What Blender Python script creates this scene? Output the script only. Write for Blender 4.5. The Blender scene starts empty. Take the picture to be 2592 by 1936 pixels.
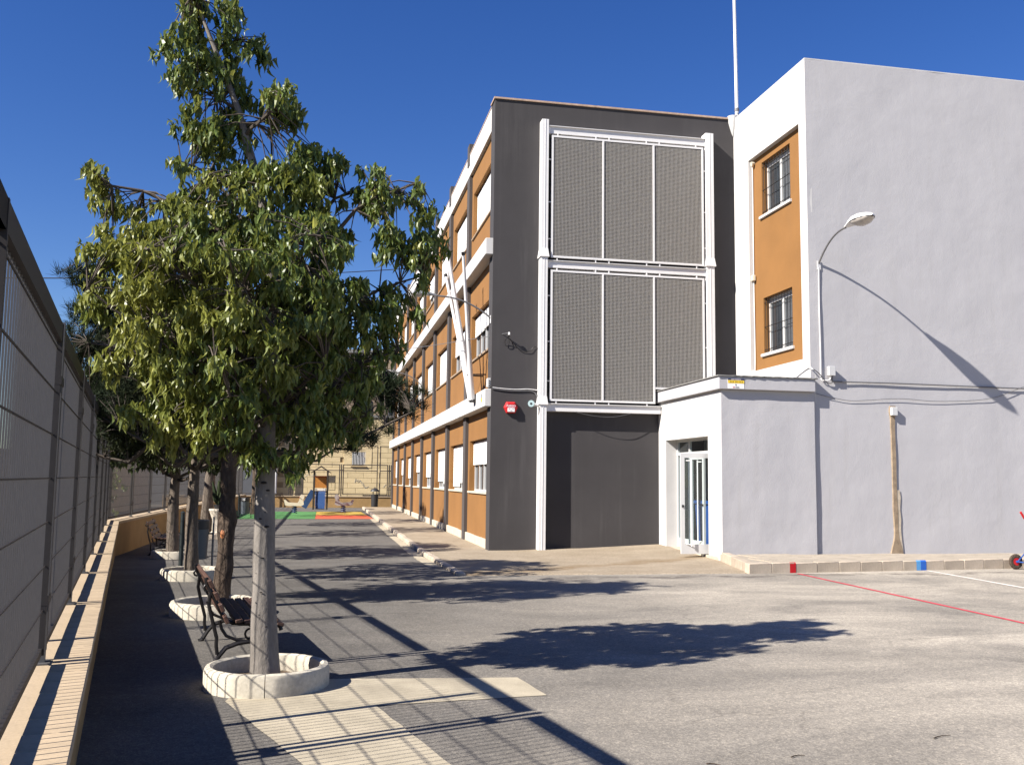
import bpy, bmesh, math, random
import numpy as np
from mathutils import Vector, Matrix, noise as mnoise

random.seed(7)
rng = np.random.default_rng(11)
C = bpy.context.scene.collection
sc = bpy.context.scene

# ------------------------------------------------------------------ camera, sky, sun, exposure
cam_d = bpy.data.cameras.new("camera")
cam = bpy.data.objects.new("camera", cam_d); C.objects.link(cam)
cam_d.sensor_width = 36.0; cam_d.lens = 36.0 * 2409 / 2592
cam_d.clip_start = 0.05; cam_d.clip_end = 2000
RT = Vector((0.98458483, -0.19482593, 0.01223264)); UP = Vector((-0.03188846, -0.09846652, 0.99839949))
FW = UP.cross(RT).normalized(); RT.normalize(); UP = RT.cross(FW).normalized()
cam.matrix_world = Matrix(((RT.x, UP.x, -FW.x, 0), (RT.y, UP.y, -FW.y, 0), (RT.z, UP.z, -FW.z, 1.6), (0, 0, 0, 1)))
sc.camera = cam

SUN_AZ, SUN_EL = math.radians(68.5), math.radians(37.3)     # azimuth the light travels towards (clockwise from +Y)
world = bpy.data.worlds.new("World"); sc.world = world; world.use_nodes = True
wn = world.node_tree; bg = wn.nodes["Background"]
sky = wn.nodes.new("ShaderNodeTexSky"); sky.sky_type = 'NISHITA'; sky.sun_disc = False
sky.sun_elevation = SUN_EL; sky.sun_rotation = SUN_AZ + math.pi
sky.altitude = 300; sky.air_density = 1.0; sky.dust_density = 0.05; sky.ozone_density = 3.2
hs = wn.nodes.new("ShaderNodeHueSaturation"); hs.inputs['Saturation'].default_value = 1.30; hs.inputs['Hue'].default_value = .519; hs.inputs['Value'].default_value = .88
wn.links.new(sky.outputs[0], hs.inputs['Color']); wn.links.new(hs.outputs[0], bg.inputs[0]); bg.inputs[1].default_value = 0.066
sun_d = bpy.data.lights.new("sun", 'SUN'); sun_d.energy = 5.0; sun_d.angle = math.radians(0.53); sun_d.color = (1.0, 0.94, 0.86)
sun = bpy.data.objects.new("sun", sun_d); C.objects.link(sun)
ldir = Vector((math.sin(SUN_AZ) * math.cos(SUN_EL), math.cos(SUN_AZ) * math.cos(SUN_EL), -math.sin(SUN_EL)))
sun.rotation_euler = ldir.to_track_quat('-Z', 'Y').to_euler(); sun.location = (-20, -8, 18)
sc.view_settings.view_transform = 'Standard'; sc.view_settings.look = 'None'
sc.view_settings.gamma = 1.0; sc.view_settings.use_curve_mapping = False
sc.view_settings.exposure = 1.2

# ------------------------------------------------------------------ materials
def new_mat(name):
    m = bpy.data.materials.new(name); m.use_nodes = True
    nt = m.node_tree; b = nt.nodes["Principled BSDF"]
    return m, nt, b

def node(nt, typ, **kw):
    n = nt.nodes.new(typ)
    for k, v in kw.items(): setattr(n, k, v)
    return n

def ramp(nt, fac, stops):
    r = node(nt, "ShaderNodeValToRGB"); e = r.color_ramp.elements
    while len(e) < len(stops): e.new(0.5)
    for i, (p, c) in enumerate(stops): e[i].position = p; e[i].color = (*c, 1) if len(c) == 3 else c
    nt.links.new(fac, r.inputs[0]); return r.outputs[0]

def noise_n(nt, scale, detail=4, rough=.55, vec=None, dist=0):
    n = node(nt, "ShaderNodeTexNoise"); n.inputs['Scale'].default_value = scale; n.inputs['Detail'].default_value = detail
    n.inputs['Roughness'].default_value = rough; n.inputs['Distortion'].default_value = dist
    if vec is not None: nt.links.new(vec, n.inputs['Vector'])
    return n.outputs['Fac']

def objvec(nt, scale=(1, 1, 1)):
    t = node(nt, "ShaderNodeTexCoord"); mp = node(nt, "ShaderNodeMapping"); mp.inputs['Scale'].default_value = scale
    nt.links.new(t.outputs['Object'], mp.inputs[0]); return mp.outputs[0]

def mixc(nt, fac, a, b, mode='MIX'):
    m = node(nt, "ShaderNodeMix", data_type='RGBA', blend_type=mode)
    if isinstance(fac, (int, float)): m.inputs[0].default_value = fac
    else: nt.links.new(fac, m.inputs[0])
    for k, v in ((6, a), (7, b)):
        if isinstance(v, tuple): m.inputs[k].default_value = (*v, 1)
        else: nt.links.new(v, m.inputs[k])
    return m.outputs[2]

def mth(nt, op, a, b=None, c=None):
    m = node(nt, "ShaderNodeMath", operation=op)
    for i, v in enumerate((a, b, c)):
        if v is None: continue
        if isinstance(v, (int, float)): m.inputs[i].default_value = v
        else: nt.links.new(v, m.inputs[i])
    return m.outputs[0]

def bump(nt, b, height, strength, dist=.01):
    n = node(nt, "ShaderNodeBump"); n.inputs['Strength'].default_value = strength; n.inputs['Distance'].default_value = dist
    nt.links.new(height, n.inputs['Height']); nt.links.new(n.outputs[0], b.inputs['Normal'])

def rough_mat(name, col, var=.12, scale=3.0, fine=60, bstr=.25, bdist=.006, rough=.85, spec=.3, stretch=(1, 1, 1), coarse_bump=0, indiv=0, streak=0, streak_col=(.5, .5, .5)):
    """plaster, concrete, stone, bark-like surfaces: two scales of mottling, fine grain relief"""
    m, nt, b = new_mat(name); v = objvec(nt, stretch)
    n1 = noise_n(nt, scale, 5, .6, v); n2 = noise_n(nt, fine, 3, .6, v)
    lo = tuple(c * (1 - var) for c in col); hi = tuple(min(1, c * (1 + var)) for c in col)
    c1 = ramp(nt, n1, [(.3, lo), (.7, hi)])
    g = ramp(nt, n2, [(.3, (1 - var * .8,) * 3), (.7, (1 + var * .3,) * 3)])
    out = mixc(nt, 1.0, c1, g, 'MULTIPLY')
    if streak:
        sv = objvec(nt, (2.6, 2.6, .16)); blot = noise_n(nt, .45, 3, .6, objvec(nt))
        sk = mth(nt, 'MULTIPLY', ramp(nt, noise_n(nt, 1.6, 6, .68, sv), [(.52, (0, 0, 0)), (.72, (1, 1, 1))]), ramp(nt, blot, [(.38, (0, 0, 0)), (.62, (1, 1, 1))]))
        out = mixc(nt, mth(nt, 'MULTIPLY', sk, streak), out, streak_col)
    if indiv:
        oi = node(nt, "ShaderNodeObjectInfo")
        k = ramp(nt, oi.outputs['Random'], [(0, (1 - indiv,) * 3), (1, (1,) * 3)])
        out = mixc(nt, 1.0, out, k, 'MULTIPLY')
    nt.links.new(out, b.inputs['Base Color'])
    b.inputs['Roughness'].default_value = rough; b.inputs['Specular IOR Level'].default_value = spec
    h = n2
    if coarse_bump:
        h = mth(nt, 'ADD', mth(nt, 'MULTIPLY', noise_n(nt, coarse_bump, 3, .5, v), 3.0), n2)
    bump(nt, b, h, bstr, bdist)
    return m

def plain(name, col, rough=.5, metal=0, spec=.5, var=.06, scale=8):
    m, nt, b = new_mat(name); n1 = noise_n(nt, scale, 4, .6, objvec(nt))
    nt.links.new(ramp(nt, n1, [(.3, tuple(c * (1 - var) for c in col)), (.7, tuple(min(1, c * (1 + var)) for c in col))]), b.inputs['Base Color'])
    b.inputs['Roughness'].default_value = rough; b.inputs['Metallic'].default_value = metal; b.inputs['Specular IOR Level'].default_value = spec
    return m

def leaf_mat(name, dark, mid, yellow, ycen=None, gloss=.42, transl=.32, spec=.45):
    m, nt, b = new_mat(name)
    geo = node(nt, "ShaderNodeNewGeometry"); oi = node(nt, "ShaderNodeObjectInfo")
    rnd = mth(nt, 'FRACT', mth(nt, 'ADD', geo.outputs['Random Per Island'], oi.outputs['Random']))
    base = ramp(nt, rnd, [(0, dark), (.55, mid), (.85, mid), (1, yellow)])
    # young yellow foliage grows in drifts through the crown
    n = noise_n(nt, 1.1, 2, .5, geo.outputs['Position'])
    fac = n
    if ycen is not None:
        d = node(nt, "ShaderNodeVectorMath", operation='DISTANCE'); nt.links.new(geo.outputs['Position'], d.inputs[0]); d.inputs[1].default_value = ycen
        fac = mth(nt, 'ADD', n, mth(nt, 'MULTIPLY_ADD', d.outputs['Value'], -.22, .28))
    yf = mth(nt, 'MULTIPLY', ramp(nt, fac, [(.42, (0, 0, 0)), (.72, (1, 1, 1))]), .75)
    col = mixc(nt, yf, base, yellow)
    nt.links.new(col, b.inputs['Base Color']); b.inputs['Roughness'].default_value = gloss; b.inputs['Specular IOR Level'].default_value = spec
    tr = node(nt, "ShaderNodeBsdfTranslucent"); nt.links.new(mixc(nt, .5, col, yellow), tr.inputs[0])
    mx = node(nt, "ShaderNodeMixShader"); mx.inputs[0].default_value = transl
    nt.links.new(b.outputs[0], mx.inputs[1]); nt.links.new(tr.outputs[0], mx.inputs[2])
    nt.links.new(mx.outputs[0], nt.nodes["Material Output"].inputs[0])
    return m

def glass_mat(name, tint=(.9, .95, .95)):
    m, nt, b = new_mat(name)
    t = node(nt, "ShaderNodeBsdfTransparent"); t.inputs[0].default_value = (*tint, 1)
    g = node(nt, "ShaderNodeBsdfGlossy"); g.inputs['Roughness'].default_value = .02
    f = node(nt, "ShaderNodeLayerWeight"); f.inputs[0].default_value = .5
    fr = mth(nt, 'MULTIPLY_ADD', mth(nt, 'POWER', f.outputs['Facing'], 4.0), .45, .03)
    mx = node(nt, "ShaderNodeMixShader"); nt.links.new(fr, mx.inputs[0])
    nt.links.new(t.outputs[0], mx.inputs[1]); nt.links.new(g.outputs[0], mx.inputs[2])
    nt.links.new(mx.outputs[0], nt.nodes["Material Output"].inputs[0])
    return m

def asphalt_mat():
    m, nt, b = new_mat("asphalt")
    geo = node(nt, "ShaderNodeNewGeometry"); P = geo.outputs['Position']
    sx = node(nt, "ShaderNodeSeparateXYZ"); nt.links.new(P, sx.inputs[0]); X, Y = sx.outputs[0], sx.outputs[1]
    mp = node(nt, "ShaderNodeMapping"); mp.inputs['Rotation'].default_value = (0, 0, math.radians(-38)); mp.inputs['Scale'].default_value = (.45, .95, 1)
    nt.links.new(P, mp.inputs[0]); sv = mp.outputs[0]
    big = noise_n(nt, .6, 7, .66, sv, 1.1)
    # sandy dust lies on the open side of the yard
    rightness = node(nt, "ShaderNodeMapRange"); nt.links.new(mth(nt, 'SUBTRACT', X, mth(nt, 'MULTIPLY', Y, .12)), rightness.inputs[0])
    rightness.inputs[1].default_value = -1.2; rightness.inputs[2].default_value = 4.2
    dust = mth(nt, 'MULTIPLY', ramp(nt, big, [(.32, (.34,) * 3), (.68, (1, 1, 1))]), mth(nt, 'MULTIPLY_ADD', rightness.outputs[0], .86, .14))
    base = ramp(nt, noise_n(nt, 1.3, 5, .6, P), [(.3, (.066, .063, .060)), (.7, (.104, .099, .093))])
    col = mixc(nt, dust, base, (.41, .368, .305))
    # scuffed pale scrapes
    mp2 = node(nt, "ShaderNodeMapping"); mp2.inputs['Rotation'].default_value = (0, 0, math.radians(12)); mp2.inputs['Scale'].default_value = (1.2, 7, 1)
    nt.links.new(P, mp2.inputs[0])
    scr = ramp(nt, noise_n(nt, 1.4, 8, .72, mp2.outputs[0]), [(.6, (0, 0, 0)), (.74, (1, 1, 1))])
    col = mixc(nt, mth(nt, 'MULTIPLY', scr, .38), col, (.38, .34, .30))
    # stones in the binder
    vor = node(nt, "ShaderNodeTexVoronoi"); vor.inputs['Scale'].default_value = 95; nt.links.new(P, vor.inputs['Vector'])
    sp = ramp(nt, vor.outputs['Color'], [(.15, (.72, .72, .72)), (.6, (1, 1, 1)), (.95, (1.45, 1.42, 1.36))])
    col = mixc(nt, .8, col, sp, 'MULTIPLY')
    vor2 = node(nt, "ShaderNodeTexVoronoi"); vor2.inputs['Scale'].default_value = 38; nt.links.new(P, vor2.inputs['Vector'])
    col = mixc(nt, .55, col, ramp(nt, vor2.outputs['Color'], [(.1, (.78, .78, .78)), (.55, (1, 1, 1)), (.95, (1.35, 1.33, 1.28))]), 'MULTIPLY')
    wv = node(nt, "ShaderNodeVectorMath", operation='MULTIPLY_ADD'); nz = node(nt, "ShaderNodeTexNoise"); nz.inputs['Scale'].default_value = 1.6; nz.inputs['Detail'].default_value = 6
    nt.links.new(P, nz.inputs['Vector']); nt.links.new(nz.outputs['Color'], wv.inputs[0]); wv.inputs[1].default_value = (.9, .9, 0); nt.links.new(P, wv.inputs[2])
    vc = node(nt, "ShaderNodeTexVoronoi", feature='DISTANCE_TO_EDGE'); vc.inputs['Scale'].default_value = .42; nt.links.new(wv.outputs[0], vc.inputs['Vector'])
    ck = mth(nt, 'MULTIPLY', ramp(nt, vc.outputs['Distance'], [(.002, (1, 1, 1)), (.008, (0, 0, 0))]), ramp(nt, noise_n(nt, .5, 3, .6, P), [(.52, (0, 0, 0)), (.62, (1, 1, 1))]))
    col = mixc(nt, mth(nt, 'MULTIPLY', ck, .28), col, (.05, .045, .04))
    oil = ramp(nt, noise_n(nt, 1.05, 2, .4, P), [(.66, (0, 0, 0)), (.74, (1, 1, 1))])
    col = mixc(nt, mth(nt, 'MULTIPLY', oil, .22), col, (.05, .047, .045))
    # damp crack running along the foot of the kerb
    wob = mth(nt, 'MULTIPLY_ADD', noise_n(nt, .8, 5, .6, P), 1.5, 14.55)
    line = mth(nt, 'ADD', wob, mth(nt, 'MULTIPLY', X, .045))
    dd = mth(nt, 'ABSOLUTE', mth(nt, 'SUBTRACT', Y, line))
    mk = ramp(nt, dd, [(.05, (1, 1, 1)), (.22, (0, 0, 0))])
    brk = ramp(nt, noise_n(nt, 3, 4, .7, P), [(.38, (0, 0, 0)), (.55, (1, 1, 1))])
    xm = ramp(nt, mth(nt, 'MULTIPLY', X, .1), [(.25, (0, 0, 0)), (.38, (1, 1, 1))])
    col = mixc(nt, mth(nt, 'MULTIPLY', mth(nt, 'MULTIPLY', mth(nt, 'MULTIPLY', mk, brk), xm), .65), col, (.07, .058, .05))
    nt.links.new(col, b.inputs['Base Color']); b.inputs['Roughness'].default_value = .9; b.inputs['Specular IOR Level'].default_value = .2
    bump(nt, b, vor.outputs['Distance'], .35, .004)
    return m

def apron_mat():
    m, nt, b = new_mat("washed_gravel_concrete")
    geo = node(nt, "ShaderNodeNewGeometry"); P = geo.outputs['Position']
    sx = node(nt, "ShaderNodeSeparateXYZ"); nt.links.new(P, sx.inputs[0]); X, Y = sx.outputs[0], sx.outputs[1]
    col = ramp(nt, noise_n(nt, 1.2, 5, .6, P), [(.3, (.255, .207, .148)), (.7, (.33, .275, .205))])
    vor = node(nt, "ShaderNodeTexVoronoi"); vor.inputs['Scale'].default_value = 60; nt.links.new(P, vor.inputs['Vector'])
    col = mixc(nt, .8, col, ramp(nt, vor.outputs['Color'], [(.1, (.66, .64, .6)), (.6, (1, 1, 1)), (.95, (1.3, 1.3, 1.3))]), 'MULTIPLY')
    # brown water stain that ran from the door to the kerb
    ln = mth(nt, 'MULTIPLY_ADD', X, .62, mth(nt, 'MULTIPLY_ADD', noise_n(nt, .9, 4, .6, P), 1.5, 13.8))
    dd = mth(nt, 'ABSOLUTE', mth(nt, 'SUBTRACT', Y, ln))
    mk = mth(nt, 'MULTIPLY', ramp(nt, dd, [(.08, (1, 1, 1)), (.42, (0, 0, 0))]), ramp(nt, noise_n(nt, 4, 5, .7, P), [(.3, (.2,) * 3), (.6, (1, 1, 1))]))
    col = mixc(nt, mth(nt, 'MULTIPLY', mk, .7), col, (.17, .11, .05))
    nt.links.new(col, b.inputs['Base Color']); b.inputs['Roughness'].default_value = .9; b.inputs['Specular IOR Level'].default_value = .2
    bump(nt, b, vor.outputs['Distance'], .3, .004)
    return m

M = {}
M['asphalt'] = asphalt_mat()
M['apron'] = apron_mat()
M['cream_concrete'] = rough_mat('cream_concrete', (.39, .34, .25), .2, 2.5, 80, .25, .004)
M['kerb'] = rough_mat('kerb_concrete', (.46, .385, .30), .16, 4, 70, .35, .006, indiv=.2)
M['tile'] = rough_mat('paving_tile', (.37, .32, .255), .12, 3, 60, .2, .003, indiv=.14)
M['coping'] = rough_mat('coping_stone', (.43, .335, .225), .12, 6, 90, .25, .003, indiv=.09)
M['wall_orange'] = rough_mat('ochre_wall_render', (.33, .21, .09), .15, 2, 50, .4, .008)
M['white_render'] = rough_mat('white_render', (.50, .49, .475), .05, 1.2, 45, .22, .006, coarse_bump=3)
M['lilac_render'] = rough_mat('pale_grey_render', (.40, .392, .402), .035, .9, 40, .4, .009, coarse_bump=2.2, streak=.28, streak_col=(.30, .285, .265))
M['dark_render'] = rough_mat('dark_grey_render', (.050, .0465, .0475), .12, .7, 55, .3, .006, streak=.55, streak_col=(.085, .080, .079))
M['orange_render'] = rough_mat('burnt_orange_render', (.225, .109, .034), .09, .8, 60, .35, .006, streak=.35, streak_col=(.20, .105, .045))
M['dark_pilaster'] = rough_mat('dark_grey_pilaster_paint', (.072, .063, .060), .08, 1, 55, .25, .005)
M['plinth'] = rough_mat('pale_stone_plinth', (.48, .43, .34), .1, 3, 40, .2, .004)
M['white_metal'] = plain('white_painted_steel', (.66, .65, .64), .45, 0, .4, .03)
M['white_alu'] = plain('white_aluminium', (.50, .50, .495), .4, 0, .5, .02)
M['shutter'] = plain('white_shutter_plastic', (.80, .79, .76), .5, 0, .4, .03)
M['galv'] = plain('galvanised_steel', (.17, .165, .165), .5, .35, .5, .1, 20)
M['wire'] = plain('galvanised_wire', (.10, .093, .09), .5, .2, .5, .08, 20)
M['fence_frame'] = plain('weathered_grey_steel', (.030, .026, .025), .6, .2, .4, .15, 15)
M['fence_post'] = plain('grey_steel_post', (.085, .083, .085), .6, .2, .4, .12, 15)
M['grating'] = plain('grating_steel', (.42, .40, .37), .5, .1, .4, .05, 20)
M['black_iron'] = plain('black_cast_iron', (.018, .016, .016), .45, .3, .5, .2, 20)
M['black_plastic'] = plain('black_plastic', (.02, .02, .022), .5)
M['cable'] = plain('grey_cable', (.10, .10, .105), .6)
M['white_cable'] = plain('white_conduit', (.7, .69, .67), .5)
M['dark_glass'] = plain('dark_window_glass', (.035, .042, .05), .06, 0, .9, .3, 2)
M['glass'] = glass_mat('clear_glass')
M['lamp_shaded'] = plain('shaded_lamp_grey', (.20, .21, .22), .5)  # grey paints the shaded underside into a white lamp head
M['lamp_glass'] = plain('lamp_bowl', (.42, .38, .34), .2, 0, .6, .15, 12)
M['wood'] = rough_mat('bench_wood', (.085, .045, .032), .3, 8, 60, .4, .004, .55, .4, (1, .15, 1))
M['planter'] = rough_mat('whitewashed_concrete', (.46, .42, .34), .2, 4, 40, .3, .005)
M['soil'] = rough_mat('planter_soil', (.17, .125, .085), .3, 6, 60, .8, .02)
M['trunk'] = rough_mat('pale_smooth_bark', (.185, .165, .145), .24, 5, 35, .6, .012, .8, .3, (1.4, 1.4, .5))
M['bark'] = rough_mat('rough_pine_bark', (.085, .062, .046), .45, 9, 30, 1.0, .04, .9, .2, (1, 1, .35))
M['mottled'] = rough_mat('mottled_grey_bark', (.135, .11, .088), .35, 7, 35, .8, .02, .9, .2, (1.3, 1.3, .5))
M['twig'] = rough_mat('twig_bark', (.075, .060, .048), .2, 8, 50, .4, .005)
M['knot'] = plain('dark_bark_scar', (.02, .016, .014), .9)
M['resin'] = plain('orange_resin_wound', (.42, .16, .06), .6)
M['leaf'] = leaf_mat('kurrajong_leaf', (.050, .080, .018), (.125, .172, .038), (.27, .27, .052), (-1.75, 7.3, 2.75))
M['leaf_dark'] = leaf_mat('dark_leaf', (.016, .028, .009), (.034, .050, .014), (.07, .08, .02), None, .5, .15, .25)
M['needle'] = leaf_mat('pine_needle', (.014, .024, .012), (.026, .040, .019), (.045, .052, .024), None, .7, .05, .12)
M['red'] = plain('red_plastic', (.45, .016, .020), .65, 0, .25, .05)
M['red_paint'] = rough_mat('red_line_paint', (.50, .055, .075), .2, 5, 70, .2, .003)
M['kerb_red'] = rough_mat('red_kerb_paint', (.48, .012, .018), .12, 6, 70, .2, .003)
M['white_paint'] = rough_mat('white_line_paint', (.68, .63, .57), .15, 5, 70, .2, .003)
M['blue_paint'] = rough_mat('blue_kerb_paint', (.025, .12, .48), .12, 6, 70, .2, .003)
M['skyblue_paint'] = rough_mat('pale_blue_kerb_paint', (.10, .30, .58), .12, 6, 70, .2, .003)
M['teal'] = plain('pale_teal_plastic', (.33, .44, .45), .4)
M['yellow'] = plain('yellow_board', (.72, .50, .035), .4)
M['navy'] = plain('navy_board', (.02, .025, .07), .4)
M['white_board'] = plain('white_board', (.76, .75, .74), .45)
M['ink'] = plain('dark_lettering', (.05, .05, .06), .5)
M['ink_brown'] = plain('brown_lettering', (.22, .14, .02), .5)
M['ink_white'] = plain('white_lettering', (.82, .72, .74), .5)
M['ink_red'] = plain('red_lettering', (.45, .05, .06), .5)
M['mortar'] = rough_mat('brown_repair_mortar', (.27, .205, .14), .25, 7, 60, .6, .01)
M['mortar_light'] = rough_mat('pale_mortar_smear', (.44, .375, .285), .2, 7, 60, .5, .008)
M['tan_tile'] = rough_mat('terracotta_coping', (.42, .30, .22), .2, 8, 60, .3, .004)
M['roof_felt'] = rough_mat('grey_roof_felt', (.20, .195, .185), .2, 5, 60, .4, .005)
M['blue_bin'] = plain('blue_plastic', (.022, .07, .26), .4)
M['interior'] = rough_mat('beige_interior_paint', (.42, .38, .31), .06, 2, 50, .1, .002)
M['yellow_block'] = rough_mat('sandy_yellow_block', (.66, .53, .31), .12, 3, 50, .4, .006, indiv=.1)
M['block_joint'] = rough_mat('block_joint_mortar', (.34, .26, .15), .1, 4, 60, .3, .004)
M['brown_render'] = rough_mat('brown_house_render', (.30, .225, .155), .12, 1.5, 40, .3, .006)
M['shaded_grey_render'] = rough_mat('shaded_house_render', (.10, .105, .115), .1, 1.5, 40, .3, .006)  # grey-white wall with its shade mixed into this dark colour
M['street_render'] = rough_mat('street_house_render', (.085, .072, .066), .14, 1.5, 40, .3, .006)
M['mat_green'] = rough_mat('green_rubber_mat', (.075, .21, .065), .15, 5, 90, .5, .004)
M['mat_red'] = rough_mat('orange_red_rubber_mat', (.55, .10, .045), .12, 5, 90, .5, .004)
M['mat_yellow'] = rough_mat('ochre_rubber_mat', (.40, .28, .05), .15, 5, 90, .5, .004)
M['slide_blue'] = plain('blue_slide_plastic', (.025, .055, .14), .4)
M['play_orange'] = plain('orange_play_panel', (.42, .17, .035), .5)
M['play_red'] = plain('red_play_panel', (.5, .05, .02), .5)
M['play_wood'] = plain('dark_play_timber', (.03, .022, .018), .6)
M['play_cream'] = plain('cream_play_panel', (.62, .55, .42), .5)
M['play_grey'] = plain('grey_play_panel', (.28, .28, .27), .5)
M['bin_green'] = plain('dark_grey_green_steel', (.022, .030, .031), .5, .2)
M['bin_grey'] = plain('slate_grey_bin', (.075, .090, .105), .5, .1)
M['stone'] = rough_mat('pale_cut_stone', (.60, .54, .44), .12, 6, 50, .4, .006)
M['tube'] = plain('dark_tube_steel', (.055, .045, .04), .5, .3)

# ------------------------------------------------------------------ mesh helpers
WL = {}                     # world location of every empty/part origin while building
class MB:
    def __init__(s): s.v = []; s.f = []; s.smooth = False
    def add(s, vs, fs):
        o = len(s.v); s.v.extend([tuple(p) for p in vs]); s.f.extend([tuple(i + o for i in f) for f in fs]); return s
    def box(s, x0, x1, y0, y1, z0, z1):
        return s.add([(x0, y0, z0), (x1, y0, z0), (x1, y1, z0), (x0, y1, z0), (x0, y0, z1), (x1, y0, z1), (x1, y1, z1), (x0, y1, z1)],
                     [(0, 3, 2, 1), (4, 5, 6, 7), (0, 1, 5, 4), (1, 2, 6, 5), (2, 3, 7, 6), (3, 0, 4, 7)])
    def bar(s, a, b, w, h, up=(0, 0, 1)):
        a, b = Vector(a), Vector(b); d = (b - a).normalized(); upv = Vector(up)
        if abs(d.dot(upv)) > .98: upv = Vector((0, 1, 0))
        x = d.cross(upv).normalized() * (w / 2); z = x.cross(d).normalized() * (h / 2)
        return s.add([a - x - z, a + x - z, a + x + z, a - x + z, b - x - z, b + x - z, b + x + z, b - x + z],
                     [(0, 3, 2, 1), (4, 5, 6, 7), (0, 1, 5, 4), (1, 2, 6, 5), (2, 3, 7, 6), (3, 0, 4, 7)])
    def tube(s, pts, r, n=8, cap=True):
        pts = [Vector(p) for p in pts]; m = len(pts)
        rs = list(r) if hasattr(r, '__len__') else [r] * m
        t0 = (pts[1] - pts[0]).normalized()
        nrm = t0.cross(Vector((0, 0, 1)))
        if nrm.length < .05: nrm = t0.cross(Vector((0, 1, 0)))
        nrm.normalize(); o = len(s.v)
        for i in range(m):
            t = (pts[min(i + 1, m - 1)] - pts[max(i - 1, 0)]).normalized()
            nrm = (nrm - t * nrm.dot(t)).normalized(); bn = t.cross(nrm)
            for k in range(n):
                a = 2 * math.pi * k / n
                s.v.append(tuple(pts[i] + (nrm * math.cos(a) + bn * math.sin(a)) * rs[i]))
        for i in range(m - 1):
            for k in range(n):
                k2 = (k + 1) % n; s.f.append((o + i * n + k, o + i * n + k2, o + (i + 1) * n + k2, o + (i + 1) * n + k))
        if cap:
            s.f.append(tuple(o + k for k in range(n - 1, -1, -1))); s.f.append(tuple(o + (m - 1) * n + k for k in range(n)))
        return s
    def lathe(s, prof, c=(0, 0, 0), n=24, a0=0, a1=2 * math.pi, jit=0):
        full = abs(a1 - a0 - 2 * math.pi) < 1e-6; o = len(s.v); m = len(prof); cnt = n if full else n + 1
        for k in range(cnt):
            a = a0 + (a1 - a0) * k / n
            for (r, z) in prof:
                rr = r + (random.uniform(-jit, jit) if jit else 0)
                s.v.append((c[0] + rr * math.cos(a), c[1] + rr * math.sin(a), c[2] + z + (random.uniform(-jit, jit) if jit else 0)))
        for k in range(n):
            k2 = (k + 1) % cnt
            for i in range(m - 1):
                s.f.append((o + k * m + i, o + k2 * m + i, o + k2 * m + i + 1, o + k * m + i + 1))
        return s
    def prism(s, poly, axis, a, b):
        """poly: 2D points in the plane across `axis` (0: YZ, 1: XZ, 2: XY), extruded from a to b"""
        def mk(p, t):
            return {0: (t, p[0], p[1]), 1: (p[0], t, p[1]), 2: (p[0], p[1], t)}[axis]
        n = len(poly); vs = [mk(p, a) for p in poly] + [mk(p, b) for p in poly]
        fs = [tuple(range(n - 1, -1, -1)), tuple(range(n, 2 * n))] + [(i, (i + 1) % n, n + (i + 1) % n, n + i) for i in range(n)]
        return s.add(vs, fs)
    def build(s, name, mat, parent=None, kind=None, label=None, bevel=0, smooth=None, local=False, at=None):
        org = Vector(at) if at is not None else (WL.get(parent, Vector()) if parent else None)
        v = np.array(s.v, dtype=float)
        if org is None:
            org = Vector(((v[:, 0].min() + v[:, 0].max()) / 2, (v[:, 1].min() + v[:, 1].max()) / 2, v[:, 2].min()))
        v = v - np.array(org)
        me = bpy.data.meshes.new(name); me.from_pydata(v.tolist(), [], s.f); me.update()
        bm = bmesh.new(); bm.from_mesh(me)
        bmesh.ops.recalc_face_normals(bm, faces=bm.faces)
        if bevel: bmesh.ops.bevel(bm, geom=list(bm.edges), offset=bevel, segments=1, affect='EDGES', clamp_overlap=True)
        bm.to_mesh(me); bm.free()
        if mat is not None: me.materials.append(M[mat] if isinstance(mat, str) else mat)
        if s.smooth if smooth is None else smooth:
            me.polygons.foreach_set('use_smooth', [True] * len(me.polygons)); me.update()
            try: me.set_sharp_from_angle(angle=math.radians(40))
            except Exception: pass
        o = bpy.data.objects.new(name, me); C.objects.link(o)
        if parent is not None: o.parent = parent; WL[o] = WL.get(parent, Vector())
        else: o.location = org; WL[o] = org.copy()
        if kind: o['kind'] = kind
        if label: o['label'] = label
        return o

def thing(name, loc, label, cat, group=None):
    o = bpy.data.objects.new(name, None); C.objects.link(o); o.location = loc; o.empty_display_size = .2
    WL[o] = Vector(loc); o['label'] = label; o['category'] = cat
    if group: o['group'] = group
    return o
def tag(o, label, cat, group=None):
    o['label'] = label; o['category'] = cat
    if group: o['group'] = group
    return o
def child_list(o): return [c for c in C.objects if c.parent == o]
def copy_tree(o, kids=None):
    def rec(src, parent):
        c = src.copy(); C.objects.link(c)
        if parent is not None: c.parent = parent
        for ch in KIDS.get(src, []): rec(ch, c)
        return c
    KIDS = {}
    for ob in bpy.data.objects:
        if ob.parent: KIDS.setdefault(ob.parent, []).append(ob)
    return rec(o, None)
def mesh_obj(name, me, parent, loc=(0, 0, 0), rot=(0, 0, 0)):
    o = bpy.data.objects.new(name, me); C.objects.link(o); o.parent = parent; o.location = loc; o.rotation_euler = rot; return o

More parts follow.
